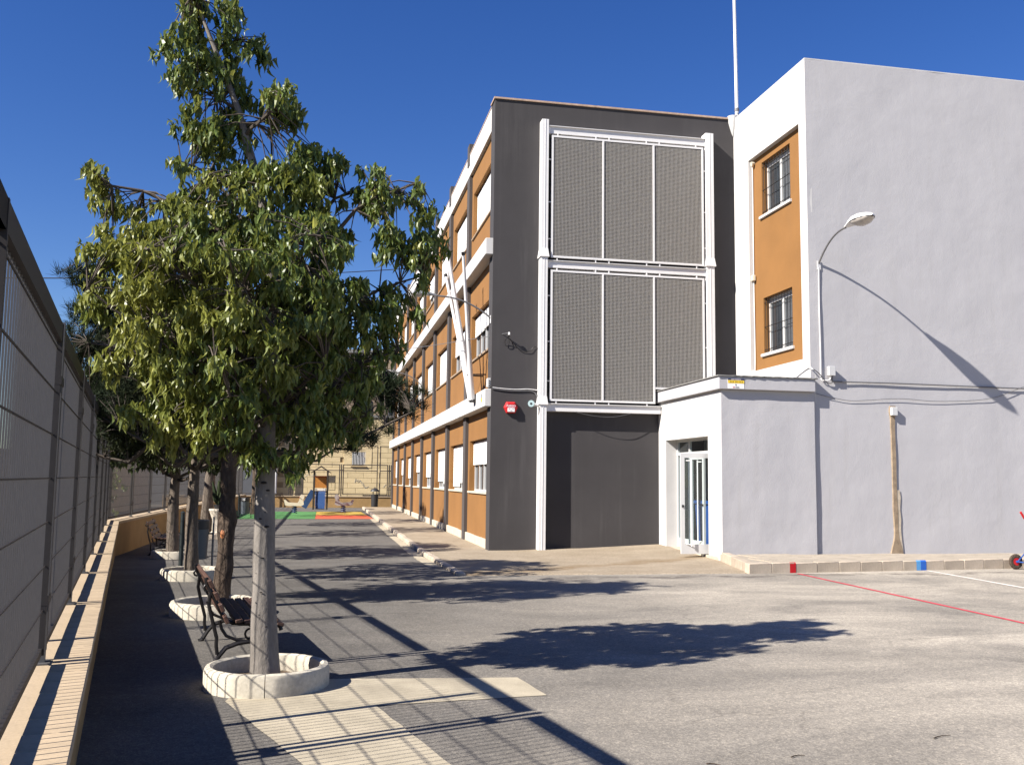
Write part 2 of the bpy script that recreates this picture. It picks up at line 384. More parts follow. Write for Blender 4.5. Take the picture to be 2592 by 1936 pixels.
def text(name, s, size, mat, parent, loc, rot, bold=True, wide=1.0):
    cu = bpy.data.curves.new(name, 'FONT'); cu.body = s; cu.size = size; cu.align_x = 'CENTER'; cu.align_y = 'CENTER'; cu.extrude = .001
    if bold: cu.offset = size * .018
    tmp = bpy.data.objects.new(name + '_src', cu); C.objects.link(tmp)
    dg = bpy.context.evaluated_depsgraph_get(); me = bpy.data.meshes.new_from_object(tmp.evaluated_get(dg))
    bpy.data.objects.remove(tmp)
    me.materials.clear(); me.materials.append(M[mat])
    o = bpy.data.objects.new(name, me); C.objects.link(o); o.parent = parent
    o.location = Vector(loc) - WL.get(parent, Vector()); o.rotation_euler = rot; o.scale = (wide, 1, 1)
    return o

def sstep(a, b, x):
    t = np.clip((x - a) / (b - a), 0, 1); return t * t * (3 - 2 * t)
def gh(x, y):               # the asphalt falls a hand's depth towards the old building
    return float(-0.13 * sstep(15.2, 23, np.array(y)) * (1 - sstep(2.4, 6.0, np.array(x))))

# fence direction: u runs along the fence away from the camera, v across it towards the yard
FA = math.radians(10.64); U = Vector((-math.sin(FA), math.cos(FA), 0)); V = Vector((math.cos(FA), math.sin(FA), 0))
def uv(u, v, z): return U * u + V * v + Vector((0, 0, z))

# ------------------------------------------------------------------ ground
def ground():
    xs = sorted(set([-300, -120, -60, -30, -18, -12] + [round(-9 + .6 * i, 2) for i in range(31)] + [10, 12, 14, 17, 20, 26, 40, 80, 160, 300]))
    ys = sorted(set([-300, -120, -50, -20, -8, -3] + [round(0 + .75 * i, 2) for i in range(36)] + [28, 31, 35, 40, 46, 52, 58, 64, 80, 120, 200, 400, 900]))
    mb = MB(); vs = [(x, y, gh(x, y)) for y in ys for x in xs]; nx = len(xs)
    fs = [(j * nx + i, j * nx + i + 1, (j + 1) * nx + i + 1, (j + 1) * nx + i) for j in range(len(ys) - 1) for i in range(nx - 1)]
    mb.add(vs, fs); mb.smooth = True
    return mb.build('asphalt_yard', 'asphalt', kind='structure', at=(0, 0, 0))
yard = ground()

def sheet(name, poly, mat, parent=None, kind='structure', dz=.004, rag=.012, label=None, step=.18):
    """flat sheet just above the ground with slightly ragged edges"""
    pts = []
    for i in range(len(poly)):
        a, b = Vector(poly[i]), Vector(poly[(i + 1) % len(poly)]); n = max(1, int((b - a).length / step))
        for k in range(n):
            p = a.lerp(b, k / n); d = (b - a).normalized(); q = Vector((-d.y, d.x)) * random.uniform(-rag, rag); pts.append((p.x + q.x, p.y + q.y))
    mb = MB(); mb.add([(x, y, gh(x, y) + dz) for x, y in pts], [tuple(range(len(pts)))])
    return mb.build(name, mat, parent, kind=kind, label=label)

strip_dir = Vector((-.349, 1.51)).normalized()
sheet('concrete_strip', [(1.45, 2.6), (1.00, 4.6), (.77, 5.49), (.42, 7.0), (1.70, 7.15), (1.61, 7.81), (-.1, 7.98), (-.55, 7.72), (-.64, 7.28), (-.04, 5.61), (.86, 2.6)], 'cream_concrete', rag=.006)
# painted court lines and the gutter strip by the kerb
def line(a, b, w, name, mat, label):
    a, b = Vector(a), Vector(b); d = (b - a).normalized(); n = Vector((-d.y, d.x)) * w / 2
    m = int((b - a).length / .25); L = [a.lerp(b, k / m) for k in range(m + 1)]
    l1 = [p + n * random.uniform(.86, 1.08) for p in L]; l2 = [p - n * random.uniform(.86, 1.08) for p in L]
    mb = MB(); vs = [(p.x, p.y, .005) for p in l1] + [(p.x, p.y, .005) for p in l2]
    mb.add(vs, [(i, i + 1, m + 2 + i, m + 1 + i) for i in range(m)])
    o = mb.build(name, mat, yard, label=label); return o
line((8.42, 16.02), (8.13, 9.2), .075, 'painted_line', 'red_paint', 'faded red court line running from the red kerb mark')
line((11.28, 16.42), (10.86, 12.0), .085, 'painted_line', 'white_paint', 'white court line running from the blue kerb mark')
sheet('gutter_strip', [(2.02, 18.2), (2.26, 18.2), (2.26, 42), (2.05, 42)], 'cream_concrete', None, rag=.02)

# apron in front of the old building: a gentle ramp that rises to the door
def az(x, y):
    gx = [2.4, 5.2, 8.06]; gy = [16.15, 18.5, 22.25]
    G = [[.035, .014, .012], [.0, .0, .012], [-.04, -.03, .11]]
    x = min(max(x, gx[0]), gx[2]); y = min(max(y, gy[0]), gy[2])
    i = 0 if x < gx[1] else 1; j = 0 if y < gy[1] else 1
    fx = (x - gx[i]) / (gx[i + 1] - gx[i]); fy = (y - gy[j]) / (gy[j + 1] - gy[j])
    return (G[j][i] * (1 - fx) + G[j][i + 1] * fx) * (1 - fy) + (G[j + 1][i] * (1 - fx) + G[j + 1][i + 1] * fx) * fy
def apron():
    mb = MB(); xs = np.linspace(2.42, 8.10, 26); ys = list(np.linspace(16.32, 22.25, 26))
    def front(x): return 16.05 + .10 * (1 if x < 2.6 else 0)
    vs = []; ny = len(ys) + 2
    for x in xs:
        fy = 16.10 + random.uniform(-.015, .015)
        vs.append((x, fy, gh(x, fy) - .02)); vs.append((x, fy + .05, gh(x, fy) + .014))
        for y in ys: vs.append((x, y, max(az(x, y), gh(x, y) + .012)))
    fs = [(i * ny + j, (i + 1) * ny + j, (i + 1) * ny + j + 1, i * ny + j + 1) for i in range(len(xs) - 1) for j in range(ny - 1)]
    mb.add(vs, fs); mb.smooth = True
    a = mb.build('entrance_apron', 'apron', kind='structure', at=(0, 0, 0))
    # long pavement beside the orange facade
    mb = MB(); ys2 = list(np.linspace(22.25, 55.2, 30))
    def pz(y): return -.04 + .04 * (y - 22.25) / 33
    vs = [(x, y, pz(y)) for y in ys2 for x in (2.42, 4.2)]
    mb.add(vs, [(2 * i, 2 * i + 1, 2 * i + 3, 2 * i + 2) for i in range(len(ys2) - 1)])
    p = mb.build('pavement', 'apron', kind='structure', at=(0, 0, 0))
    proto = None
    for k in range(76):
        y0 = 16.12 + k * .52; yc = y0 + .255
        zt = az(2.42, yc) if yc < 22.25 else pz(yc)
        par = a if yc < 22.25 else p
        if proto is None:
            mbk = MB().box(-.075, .075, -.255, .255, -.25, 0); o = mbk.build('kerb_stone', 'kerb', par, bevel=.022, smooth=True, at=(0, 0, 0)); proto = o.data
        else: o = mesh_obj('kerb_stone', proto, par)
        o.location = (2.345 + random.uniform(-.004, .004), yc, zt + .012 + random.uniform(-.003, .003)); o.rotation_euler = (random.uniform(-.004, .004), 0, random.uniform(-.006, .006))
    return a
apron_o = apron()

# raised pavement in front of the pale wing: tiles behind a row of kerb stones
KA, KB = Vector((7.50, 16.06)), Vector((26.0, 18.16))
kd = (KB - KA).normalized(); kn = Vector((-kd.y, kd.x))
def wing_pavement():
    mb = MB()
    base = [(7.62, 16.2), (25.9, 18.2), (25.9, 18.6), (8.06, 18.6)]
    mb.prism(base, 2, -.1, .150)
    p = mb.build('raised_pavement', 'tile', kind='structure', at=(0, 0, 0))
    stone = MB().box(-.2345, .2345, -.075, .075, -.1, .178).build('kerb_stone', 'kerb', p, bevel=.008, smooth=True, at=(0, 0, 0))
    sm = stone.data; first = True; n = int((KB - KA).length / .474)
    for k in range(n):
        c = KA + kd * (.24 + k * .474) + kn * .075
        o = stone if first else mesh_obj('kerb_stone', sm, p); first = False
        o.location = (c.x, c.y, random.uniform(-.004, .008)); o.rotation_euler = (0, 0, math.atan2(kd.y, kd.x) + random.uniform(-.012, .012))
    A, B = Vector((7.50, 16.10)), Vector((8.03, 18.46)); d = (B - A).normalized(); nn = Vector((d.y, -d.x))
    for k in range(5):
        c = A + d * (.30 + k * .474) + nn * .075
        o = mesh_obj('kerb_stone', sm, p); o.location = (c.x, c.y, .004 * k); o.rotation_euler = (0, 0, math.atan2(d.y, d.x))
    # paint marks on two stones
    def mark(dist, w, mat, label):
        c0 = KA + kd * dist; c1 = KA + kd * (dist + w); m = MB()
        q = -kn * .003; t = kn * .02
        for a_, b_, z0, z1 in ((c0 + q, c1 + q, -.03, .124),):
            m.add([(a_.x, a_.y, .002), (b_.x, b_.y, .002), (b_.x, b_.y, .166), (a_.x, a_.y, .166), (a_.x - q.x + t.x, a_.y - q.y + t.y, .190), (b_.x - q.x + t.x, b_.y - q.y + t.y, .190)],
                  [(0, 1, 2, 3), (3, 2, 5, 4)])
        m.build('painted_mark', mat, p, label=label)
    mark(.845, .125, 'kerb_red', 'red painted mark on the kerb'); mark(3.62, .10, 'skyblue_paint', 'pale blue half of the kerb mark'); mark(3.72, .125, 'blue_paint', 'blue half of the kerb mark')
    # hydraulic tiles
    tile = MB()
    for g in range(4): tile.box(-.142 + g * .0725, -.142 + g * .0725 + .066, -.142, .142, -.02, .012)
    t0 = tile.build('paving_tile', 'tile', p, at=(0, 0, 0)); tm = t0.data; first = True; cnt = 0
    for j in range(9):
        for i in range(34):
            c = KA + kd * (.2 + .15 + i * .29) + kn * (.15 + .15 + j * .29)
            if c.y + .17 > 18.52 or c.x > 17.2 or c.x - .16 < 7.66 + (c.y - 16.1) * .225 + .12: continue
            o = t0 if first else mesh_obj('paving_tile', tm, p); first = False; cnt += 1
            o.location = (c.x, c.y, .150 + random.uniform(0, .004)); o.rotation_euler = (random.uniform(-.004, .004), random.uniform(-.004, .004), math.atan2(kd.y, kd.x))
    return p
wing_pavement()

# ------------------------------------------------------------------ old school building (orange and dark grey)
X0, Y0 = 3.87, 22.25
XP = 3.96                        # plane of the orange panels
PIL = [22.5 + 4.07 * k for k in range(9)]
YE = PIL[8] + .25
school = thing('school_building', (X0, Y0, -.05), 'three storey school building with orange window bays and dark grey stair tower', 'building')
def school_build():
    mb = MB()                                                  # orange facade wall, built round its window openings
    sills = [1.30, 4.86, 8.36]; heads = [2.66, 6.12, 9.66]
    for k in range(8):
        a, b = PIL[k] + .22, PIL[k + 1] - .22; w0, w1 = a + .26, b - .26
        if k == 0: a, w0 = PIL[0] + .25, PIL[0] + .52
        zs = [-.3] + [z for s_, h_ in zip(sills, heads) for z in (s_, h_)] + [10.9]
        mb.box(XP, XP + .34, a - .2, w0, -.3, 10.9); mb.box(XP, XP + .34, w1, b + .2, -.3, 10.9)
        for q in range(0, len(zs), 2): mb.box(XP, XP + .34, w0, w1, zs[q], zs[q + 1])
    mb.build('facade_wall', 'orange_render', school)
    f = MB().box(X0, 10.30, Y0, Y0 + .5, -.3, 10.93); f.build('stair_tower_wall', 'dark_render', school)
    MB().box(X0 - .03, 10.06, Y0 - .035, Y0 + .5, 10.932, 10.975).build('roof_coping', 'tan_tile', school)
    MB().box(4.34, 16, Y0 + .52, YE - .05, -.3, 10.85).build('inner_backing', 'interior', school)  # solid core box added inside the shell to block light
    MB().box(X0 + .1, 16, Y0 + .53, YE, 10.86, 10.95).build('roof', 'roof_felt', school)
    MB().box(X0 + .1, 16, YE, YE + .25, -.3, 10.9).build('end_wall', 'dark_render', school)
    for k in range(1, 9):
        y = PIL[k]; p = MB().box(X0, XP + .02, y - .22, y + .22, -.3, 10.28)
        p.build('pilaster', 'dark_pilaster', school)
        MB().box(X0 - .02, XP + .2, y - .2, y + .16, 10.62, 11.24).build('parapet_stub', 'dark_pilaster', school)
    MB().box(X0 + .002, XP + .3, Y0 + .5, YE, 10.29, 10.90).build('roof_band', 'white_render', school)
    MB().box(X0 - .01, XP + .3, Y0 + .51, YE, 10.902, 10.93).build('band_coping', 'tan_tile', school)
    for z0, z1, x in ((3.35, 3.77, X0 - .15), (7.04, 7.44, X0 - .18)):
        MB().box(x, XP + .01, Y0 + .03, YE + .15, z0, z1).build('white_band', 'white_render', school, bevel=.012)
    for k in range(8):
        a, b = PIL[k] + .22, PIL[k + 1] - .22
        if k == 0: a = PIL[0] + .25
        n = 3 if k < 4 else 2; L = (b - a) / n
        for q in range(n):
            MB().box(X0 + .03 + random.uniform(0, .008), XP + .01, a + q * L + .004, a + (q + 1) * L - .004, -.3, .17 + random.uniform(-.01, .01)).build('plinth_stone', 'plinth', school, bevel=.008)
    # windows: frame > shutter, pane, sill
    gf = [.47, .86, .9, .62, .55, .72, .6, .8]; f1 = [.42, .5, .97, .97, .97, .6, .97, .9]; f2 = [1, 1, 1, .6, .97, 1, .9, 1]
    for k in range(8):
        a, b = PIL[k] + .22, PIL[k + 1] - .22; w0, w1 = a + .26, b - .26
        if k == 0: w0 = PIL[0] + .52
        for s_, h_, fr in zip(sills, heads, (gf[k], f1[k], f2[k])):
            W = MB(); xf, xb = XP + .15, XP + .21; t = .055
            n = 4; pw = (w1 - w0) / n
            W.box(xf, xb, w0, w1, s_, s_ + t); W.box(xf, xb, w0, w1, h_ - .16, h_ - .001)
            for q in range(n + 1):
                yy = w0 + q * pw; ya, yb = max(w0 + .001, yy - t / 2 - .01), min(w1 - .001, yy + t / 2 + .01)
                W.box(xf + .002 * (q % 2), xb, ya, yb, s_ + t, h_ - .16)
            wo = W.build('window', 'white_alu', school)
            MB().box(xb - .02, xb - .012, w0 + .002, w1 - .002, s_ + .02, h_ - .1).build('pane', 'dark_glass', wo)
            for half in range(2):                              # two roller shutters side by side
                ya, yb = w0 + .02 + half * (w1 - w0) / 2, w0 + (half + 1) * (w1 - w0) / 2 - .02
                f_ = fr if half == 0 else min(1, max(.3, fr + random.choice((-.06, 0, .03, .1))))
                zb = h_ - .05 - (h_ - .05 - s_ - .03) * f_; S = MB(); z = h_ - .05; x = XP + .105
                while z > zb + .01:
                    z2 = max(zb, z - .047)
                    S.add([(x + .012, ya, z), (x + .012, yb, z), (x, yb, z - .008), (x, ya, z - .008), (x, yb, z2 + .004), (x, ya, z2 + .004), (x + .012, yb, z2), (x + .012, ya, z2)],
                          [(0, 1, 2, 3), (3, 2, 4, 5), (5, 4, 6, 7)])
                    z = z2
                S.build('shutter', 'shutter', wo)
            SL = MB(); SL.box(XP - .045, XP + .15, w0 - .05, w1 + .05, s_ - .045, s_ + .006)
            SL.build('sill', 'plinth' if s_ < 2 else 'brown_render', wo, bevel=.005)
    # white steel frame of the stair tower screen
    Yf = 21.98
    for x0, x1 in ((5.0, 5.165), (9.245, 9.45)):
        P = MB(); zt = 10.42
        P.box(x0, x1, Yf, Y0 + .01, -.3, zt); xm = (x0 + x1) / 2
        P.box(xm - .006, xm + .006, Yf - .008, Y0, -.3, zt - .002)
        for zb in (3.42, 7.0):
            o = .032; vs = [(x0 - o, Yf - o, zb), (x1 + o, Yf - o, zb), (x1 + o, Y0 + .005, zb), (x0 - o, Y0 + .005, zb), (x0 - .003, Yf - .01, zb + .19), (x1 + .003, Yf - .01, zb + .19), (x1 + .003, Y0 + .005, zb + .19), (x0 - .003, Y0 + .005, zb + .19)]
            P.add(vs, [(0, 3, 2, 1), (4, 5, 6, 7), (0, 1, 5, 4), (1, 2, 6, 5), (2, 3, 7, 6), (3, 0, 4, 7)])
            P.box(x0 - o, x1 + o, Yf - o, Y0 + .004, zb - .018, zb)
        P.build('steel_column', 'white_metal', school)
    for z0, z1, xe in ((3.26, 3.43, 8.04), (6.74, 6.90, 9.25), (10.09, 10.26, 9.25)):
        B = MB(); B.box(5.16, xe, Yf + .055, Y0 + .005, z0, z1); B.box(5.16, xe, Yf + .012, Y0 + .004, z1 + .001, z1 + .015)
        B.build('steel_beam', 'white_metal', school)
    # screens: frame > grating, mullion
    for (z0, z1, step) in ((3.50, 6.68, True), (6.985, 10.04, False)):
        xa, xb = 5.25, 9.19; x1, x2 = 6.56, 7.87; t = .048; ya, yb = 22.01, 22.06; zs = 3.86
        F = MB(); F.box(xa, xb, ya, yb, z1 - t, z1); F.box(xa, xa + t, ya, yb, z0, z1 - t); F.box(xb - t, xb, ya, yb, zs if step else z0, z1 - t)
        if step:
            F.box(xa + t, x2 + t / 2, ya, yb, z0, z0 + t); F.box(x2 + t / 2, xb - t, ya, yb, zs, zs + t)
        else: F.box(xa + t, xb - t, ya, yb, z0, z0 + t)
        for i in range(3):                                     # stand-offs that hold the frame off the beams
            for q in (.12, .86):
                xx = xa + 1.31 * i + 1.31 * q
                F.box(xx - .012, xx + .012, ya + .01, yb, z1, z1 + .052)
                if not (step and i == 2): F.box(xx - .012, xx + .012, ya + .01, yb, z0 - .075, z0)
        for q in (.15, .45, .8):
            zz = z0 + (z1 - z0) * q
            F.box(xa - .09, xa, ya + .01, yb - .01, zz - .01, zz + .01)
            if zz > zs or not step: F.box(xb, xb + .06, ya + .01, yb - .01, zz - .01, zz + .01)
        fo = F.build('screen_frame', 'white_metal', school)
        for xm in (x1, x2): MB().box(xm - .022, xm + .022, ya - .003, yb, (z0 if not (step and xm == x2) else z0) + t, z1 - t).build('mullion', 'white_metal', fo)
        for i, (pa, pb) in enumerate(((xa + t, x1 - .023), (x1 + .023, x2 - .023), (x2 + .023, xb - t))):
            za = (zs if step and i == 2 else z0) + t; zb = z1 - t; G = MB(); pitch = .034
            n = int((pb - pa) / pitch)
            for q in range(n + 1):
                x = pa + (pb - pa) * q / n; x = min(max(x, pa + .002), pb - .002); G.box(x - .0022, x + .0022, ya + .012, yb - .006, za, zb)
            n = int((zb - za) / pitch)
            for q in range(1, n):
                z = za + (zb - za) * q / n; G.box(pa, pb, ya + .014, yb - .008, z - .0032, z + .0032)
            G.build('grating', 'grating', fo, kind='stuff')
    # rain hopper in the corner under the parapet
    H = MB().lathe([(.001, -.50), (.03, -.43), (.07, -.31), (.115, -.15), (.135, .0), (.135, .03), (.001, .034)], (10.10, Y0 - .01, 10.985), 24)
    H.smooth = True; H.build('rain_hopper', 'white_render', school)
school_build()

# ------------------------------------------------------------------ pale wing
WX, WY = 10.12, 18.53
wing = thing('school_wing', (WX, WY, .13), 'pale grey rendered wing with orange window recess on its sunlit side', 'building')
def wing_build():
    zt = 10.92
    def wall_round(mb, x0, x1, ya, yb, za, zb, holes):          # slab in the YZ plane with openings (y0,y1,z0,z1) stacked in z
        h0, h1 = min(h[0] for h in holes), max(h[1] for h in holes)
        mb.box(x0, x1, ya, h0, za, zb); mb.box(x0, x1, h1, yb, za, zb); z = za
        for h in sorted(holes, key=lambda q: q[2]): mb.box(x0, x1, h0, h1, z, h[2]); z = h[3]
        mb.box(x0, x1, h0, h1, z, zb)
    W = MB(); wall_round(W, WX, WX + .12, WY + .002, 32, -.3, zt - .002, [(18.85, 21.41, 4.29, 9.56)])
    W.build('side_wall', 'white_render', wing)
    O = MB(); wins = [(19.50, 20.93, 4.67, 6.02), (19.50, 20.93, 8.03, 9.36)]
    wall_round(O, WX + .121, WX + .30, 18.7, 21.6, 4.2, 9.7, wins); O.build('recess_panel', 'orange_render', wing)
    # gable wall towards the yard: the plaster is slightly uneven, as trowelled
    F = MB(); xs = np.linspace(WX, 27, 90); zs = np.linspace(-.3, zt, 58)
    def bulge(x, z): return .012 * mnoise.noise((x * .9, z * .8, 3)) + .006 * mnoise.noise((x * 2.5, z * 2.1, 9))
    vs = [(x, WY + (0 if i == 0 else bulge(x, z)), z) for i, x in enumerate(xs) for z in zs]; nz = len(zs)
    fs = [(i * nz + j, (i + 1) * nz + j, (i + 1) * nz + j + 1, i * nz + j + 1) for i in range(len(xs) - 1) for j in range(nz - 1)]
    F.add(vs, fs); F.smooth = True; F.build('gable_wall', 'lilac_render', wing)
    MB().box(WX + .45, 27, WY + .1, 32, -.3, zt - .05).build('inner_backing', 'interior', wing)
    MB().box(WX, 27, WY, 32, zt, zt + .025).build('roof', 'white_render', wing)
    for (a, b, s_, h_) in wins:
        x = WX + .27; W = MB(); t = .06
        W.box(x, x + .05, a, b, s_, s_ + t); W.box(x, x + .05, a, b, h_ - .13, h_); m = (a + b) / 2
        for q in (a, m - t / 2, b - t): W.box(x, x + .05, q, q + t, s_ + t, h_ - .13)
        W.box(x + .01, x + .05, m + t / 2, m + t / 2 + .05, s_ + t, h_ - .13)
        wo = W.build('window', 'white_alu', wing)
        MB().box(x + .03, x + .036, a + .01, b - .01, s_ + .02, h_ - .05).build('pane', 'dark_glass', wo)
        MB().box(WX + .065, x + .02, a - .06, b + .08, s_ - .065, s_ + .004).build('sill', 'white_render', wo, bevel=.006)
        g = MB(); xg = WX + .155
        for q in range(11):
            y = a + .03 + (b - a - .06) * q / 10
            g.tube([(xg, y, s_ + .02), (xg, y, h_ - .02)], .0075, 6)
            g.tube([(xg, y, s_ + .12), (xg - .03, y, s_ + .08), (xg - .03, y, s_ + .05), (xg, y, s_ + .03)], .005, 5)
        for z in (s_ + .10, s_ + (h_ - s_) * .48, h_ - .12): g.tube([(xg - .008, a - .05, z), (xg - .008, b + .03, z)], .009, 6)
        g.build('grille', 'black_iron', wo)
    # chased conduit repaired with mortar, bare and stained
    S = MB(); zs = np.linspace(.135, 3.30, 46); L = []; Rr = []
    for z in zs:
        w = .045 + .012 * mnoise.noise((z * 2.3, 1, 0)) + (.09 * max(0, (.55 - z) / .42) ** 1.4 if z < .55 else 0) + (.035 * math.exp(-((z - 3.2) / .12) ** 2))
        c = 12.02 + .02 * mnoise.noise((z * .9, 5, 0)); L.append(c - w); Rr.append(c + w * (1.15 if z < .6 else 1))
    n = len(zs); S.add([(l, WY - .026, z) for l, z in zip(L, zs)] + [(r, WY - .026, z) for r, z in zip(Rr, zs)] + [(l - .02, WY + .02, z) for l, z in zip(L, zs)] + [(r + .02, WY + .02, z) for r, z in zip(Rr, zs)],
          [f for i in range(n - 1) for f in ((i, n + i, n + i + 1, i + 1), (2 * n + i, i, i + 1, 2 * n + i + 1), (n + i, 3 * n + i, 3 * n + i + 1, n + i + 1))])
    S.build('mortar_patch', 'mortar', wing, label='brown mortar strip where a conduit was chased into the wall')
    S = MB(); P = []
    for z in np.linspace(.14, 1.5, 20): P.append((12.10 + .03 * mnoise.noise((z * 3, 2, 1)) + .10 * max(0, (.6 - z)), z))
    n = len(P); S.add([(x - .06, WY - .020, z) for x, z in P] + [(x + .035 + .02 * mnoise.noise((z * 4, 8, 1)), WY - .020, z) for x, z in P], [(i, n + i, n + i + 1, i + 1) for i in range(n - 1)])
    S.build('mortar_smear', 'mortar_light', wing)
wing_build()

# ------------------------------------------------------------------ entrance porch
porch = thing('entrance_porch', (8.06, 18.5, 0), 'low white entrance porch with flat roof between dark tower and pale wing', 'porch')
def porch_build():
    x0, x1, y0, y1 = 8.06, 10.16, 18.475, 22.24; d0, d1, dt = 19.19, 21.74, 2.60
    W = MB(); t = .30
    W.box(x0, x0 + t, y0 + .03, d0, -.2, 3.53); W.box(x0, x0 + t, d1, y1, -.2, 3.53); W.box(x0, x0 + t, d0, d1, dt, 3.53)
    W.build('side_wall', 'white_render', porch)
    F = MB(); xs = np.linspace(x0 + .001, x1, 20); zs = np.linspace(-.2, 3.53, 30); nz = len(zs)
    vs = [(x, y0 - .002 + (0 if i == 0 else .010 * mnoise.noise((x * 1.4, z * 1.2, 30)) + .005 * mnoise.noise((x * 4, z * 3, 12))), z) for i, x in enumerate(xs) for z in zs]
    F.add(vs, [(i * nz + j, (i + 1) * nz + j, (i + 1) * nz + j + 1, i * nz + j + 1) for i in range(len(xs) - 1) for j in range(nz - 1)])
    F.add([(x0 + .001, y0 - .002, -.2), (x0 + .001, y0 + .031, -.2), (x0 + .001, y0 + .031, 3.53), (x0 + .001, y0 - .002, 3.53)], [(0, 1, 2, 3)])
    F.smooth = True; F.build('front_wall', 'lilac_render', porch)
    MB().box(x0 + t, x1 - .03, y0 + .08, y0 + .2, -.2, 3.52).build('front_lining', 'interior', porch)
    MB().box(x1 - .02, x1 - .005, y0 + .2, y1, -.2, 3.52).build('inner_backing', 'interior', porch)
    MB().box(x0 - .09, x1 - .02, y0 - .105, y1, 3.535, 3.80).build('roof_slab', 'lilac_render', porch, bevel=.01)
    FL = MB(); n = 40; xs = np.linspace(x0 - .12, x1 + .03, n)
    z_ = [3.803 + random.uniform(-.003, .003) for _ in xs]
    vs = [(x, y0 - .135 + random.uniform(-.006, .006), z) for x, z in zip(xs, z_)] + [(x, y1, z) for x, z in zip(xs, z_)] + [(x, y0 - .135, z + .024) for x, z in zip(xs, z_)] + [(x, y1, z + .024) for x, z in zip(xs, z_)]
    FL.add(vs, [f for i in range(n - 1) for f in ((i, i + 1, n + i + 1, n + i), (2 * n + i, 2 * n + i + 1, 3 * n + i + 1, 3 * n + i), (i, i + 1, 2 * n + i + 1, 2 * n + i))] + [(0, n, 3 * n, 2 * n), (n - 1, 2 * n - 1, 4 * n - 1, 3 * n - 1)])
    FL.build('roof_edge', 'roof_felt', porch)
    MB().box(x0 - .005, x1 - .03, y0 + .21, y1, -.2, .085).build('threshold_floor', 'kerb', porch)
    # door set: fixed frame, closed leaf, open leaf
    fx = x0 + .27; t = .055
    D = MB()
    D.box(fx, fx + .06, d0 + .001, d1 - .001, 2.55, dt); D.box(fx, fx + .06, d0 + .001, d1 - .001, 2.24, 2.31)
    for y in (d0 + .001, 19.30, 20.92, d1 - .06): D.box(fx + .002, fx + .058, y, y + .055, .09, 2.24 if y == 19.30 else 2.55)
    D.box(fx, fx + .05, 20.975, d1 - .06, .09, .30)
    fo = D.build('door_frame', 'white_alu', porch)
    MB().box(fx + .025, fx + .031, d0 + .05, d1 - .05, 2.30, 2.56).build('pane', 'glass', fo)
    MB().box(fx + .025, fx + .031, 20.97, d1 - .055, .28, 2.25).build('pane', 'glass', fo)
    def leaf(w, h):                                            # in local coordinates: hinge at origin, leaf along +X, thickness Y
        L = MB(); s = .085
        L.box(0, s, -.022, .022, .0, h); L.box(w - s, w, -.022, .022, 0, h); L.box(s, w - s, -.022, .022, 0, .20); L.box(s, w - s, -.022, .022, h - .1, h)
        G = MB().box(s - .01, w - s + .01, -.004, .004, .19, h - .09)
        Hd = MB()
        for sy in (-1, 1):
            Hd.tube([(w - .22, sy * .075, .16), (w - .22, sy * .075, h - .12)], .017, 8)
            for z in (.2, h - .16): Hd.tube([(w - .22, sy * .075, z), (w - .12, sy * .02, z)], .011, 6)
        K = MB(); K.box(w - .06, w - .02, -.045, .045, .98, 1.03)
        return L, G, Hd, K
    def place(w, h, loc, rz):
        L, G, Hd, K = leaf(w, h); Rm = Matrix.Rotation(rz, 4, 'Z')
        for m in (L, G, Hd, K): m.v = [tuple(Rm @ Vector(p) + Vector(loc)) for p in m.v]
        lo = L.build('door', 'white_alu', porch); G.build('pane', 'glass', lo); Hd.build('handle', 'white_metal', lo); K.build('lock', 'black_iron', lo)
        return lo
    place(.80, 2.13, (fx + .03, 20.91, .10), -math.pi / 2)               # closed leaf
    place(.86, 2.13, (fx + .03, 19.34, .10), math.pi - .02)              # leaf swung out into the yard
porch_build()
b = thing('wheeled_bin', (8.95, 20.75, .085), 'blue plastic container standing inside the porch doorway', 'bin')
def bin_build():
    B = MB(); x0, x1, y0, y1 = 8.62, 9.32, 20.0, 21.35; o = .05
    B.add([(x0 + o, y0 + o, .15), (x1 - o, y0 + o, .15), (x1 - o, y1 - o, .15), (x0 + o, y1 - o, .15), (x0, y0, 1.1), (x1, y0, 1.1), (x1, y1, 1.1), (x0, y1, 1.1)],
          [(0, 3, 2, 1), (4, 5, 6, 7), (0, 1, 5, 4), (1, 2, 6, 5), (2, 3, 7, 6), (3, 0, 4, 7)])
    B.build('body', 'blue_bin', b, bevel=.02)
    MB().box(x0 - .03, x1 + .03, y0 - .03, y1 + .03, 1.105, 1.19).build('lid', 'blue_bin', b, bevel=.02)
    for x in (x0 + .1, x1 - .1):
        for y in (y0 + .15, y1 - .15):
            w = MB().tube([(x - .02, y, .155), (x + .02, y, .155)], .068, 12); w.build('wheel', 'black_plastic', b)
bin_build()
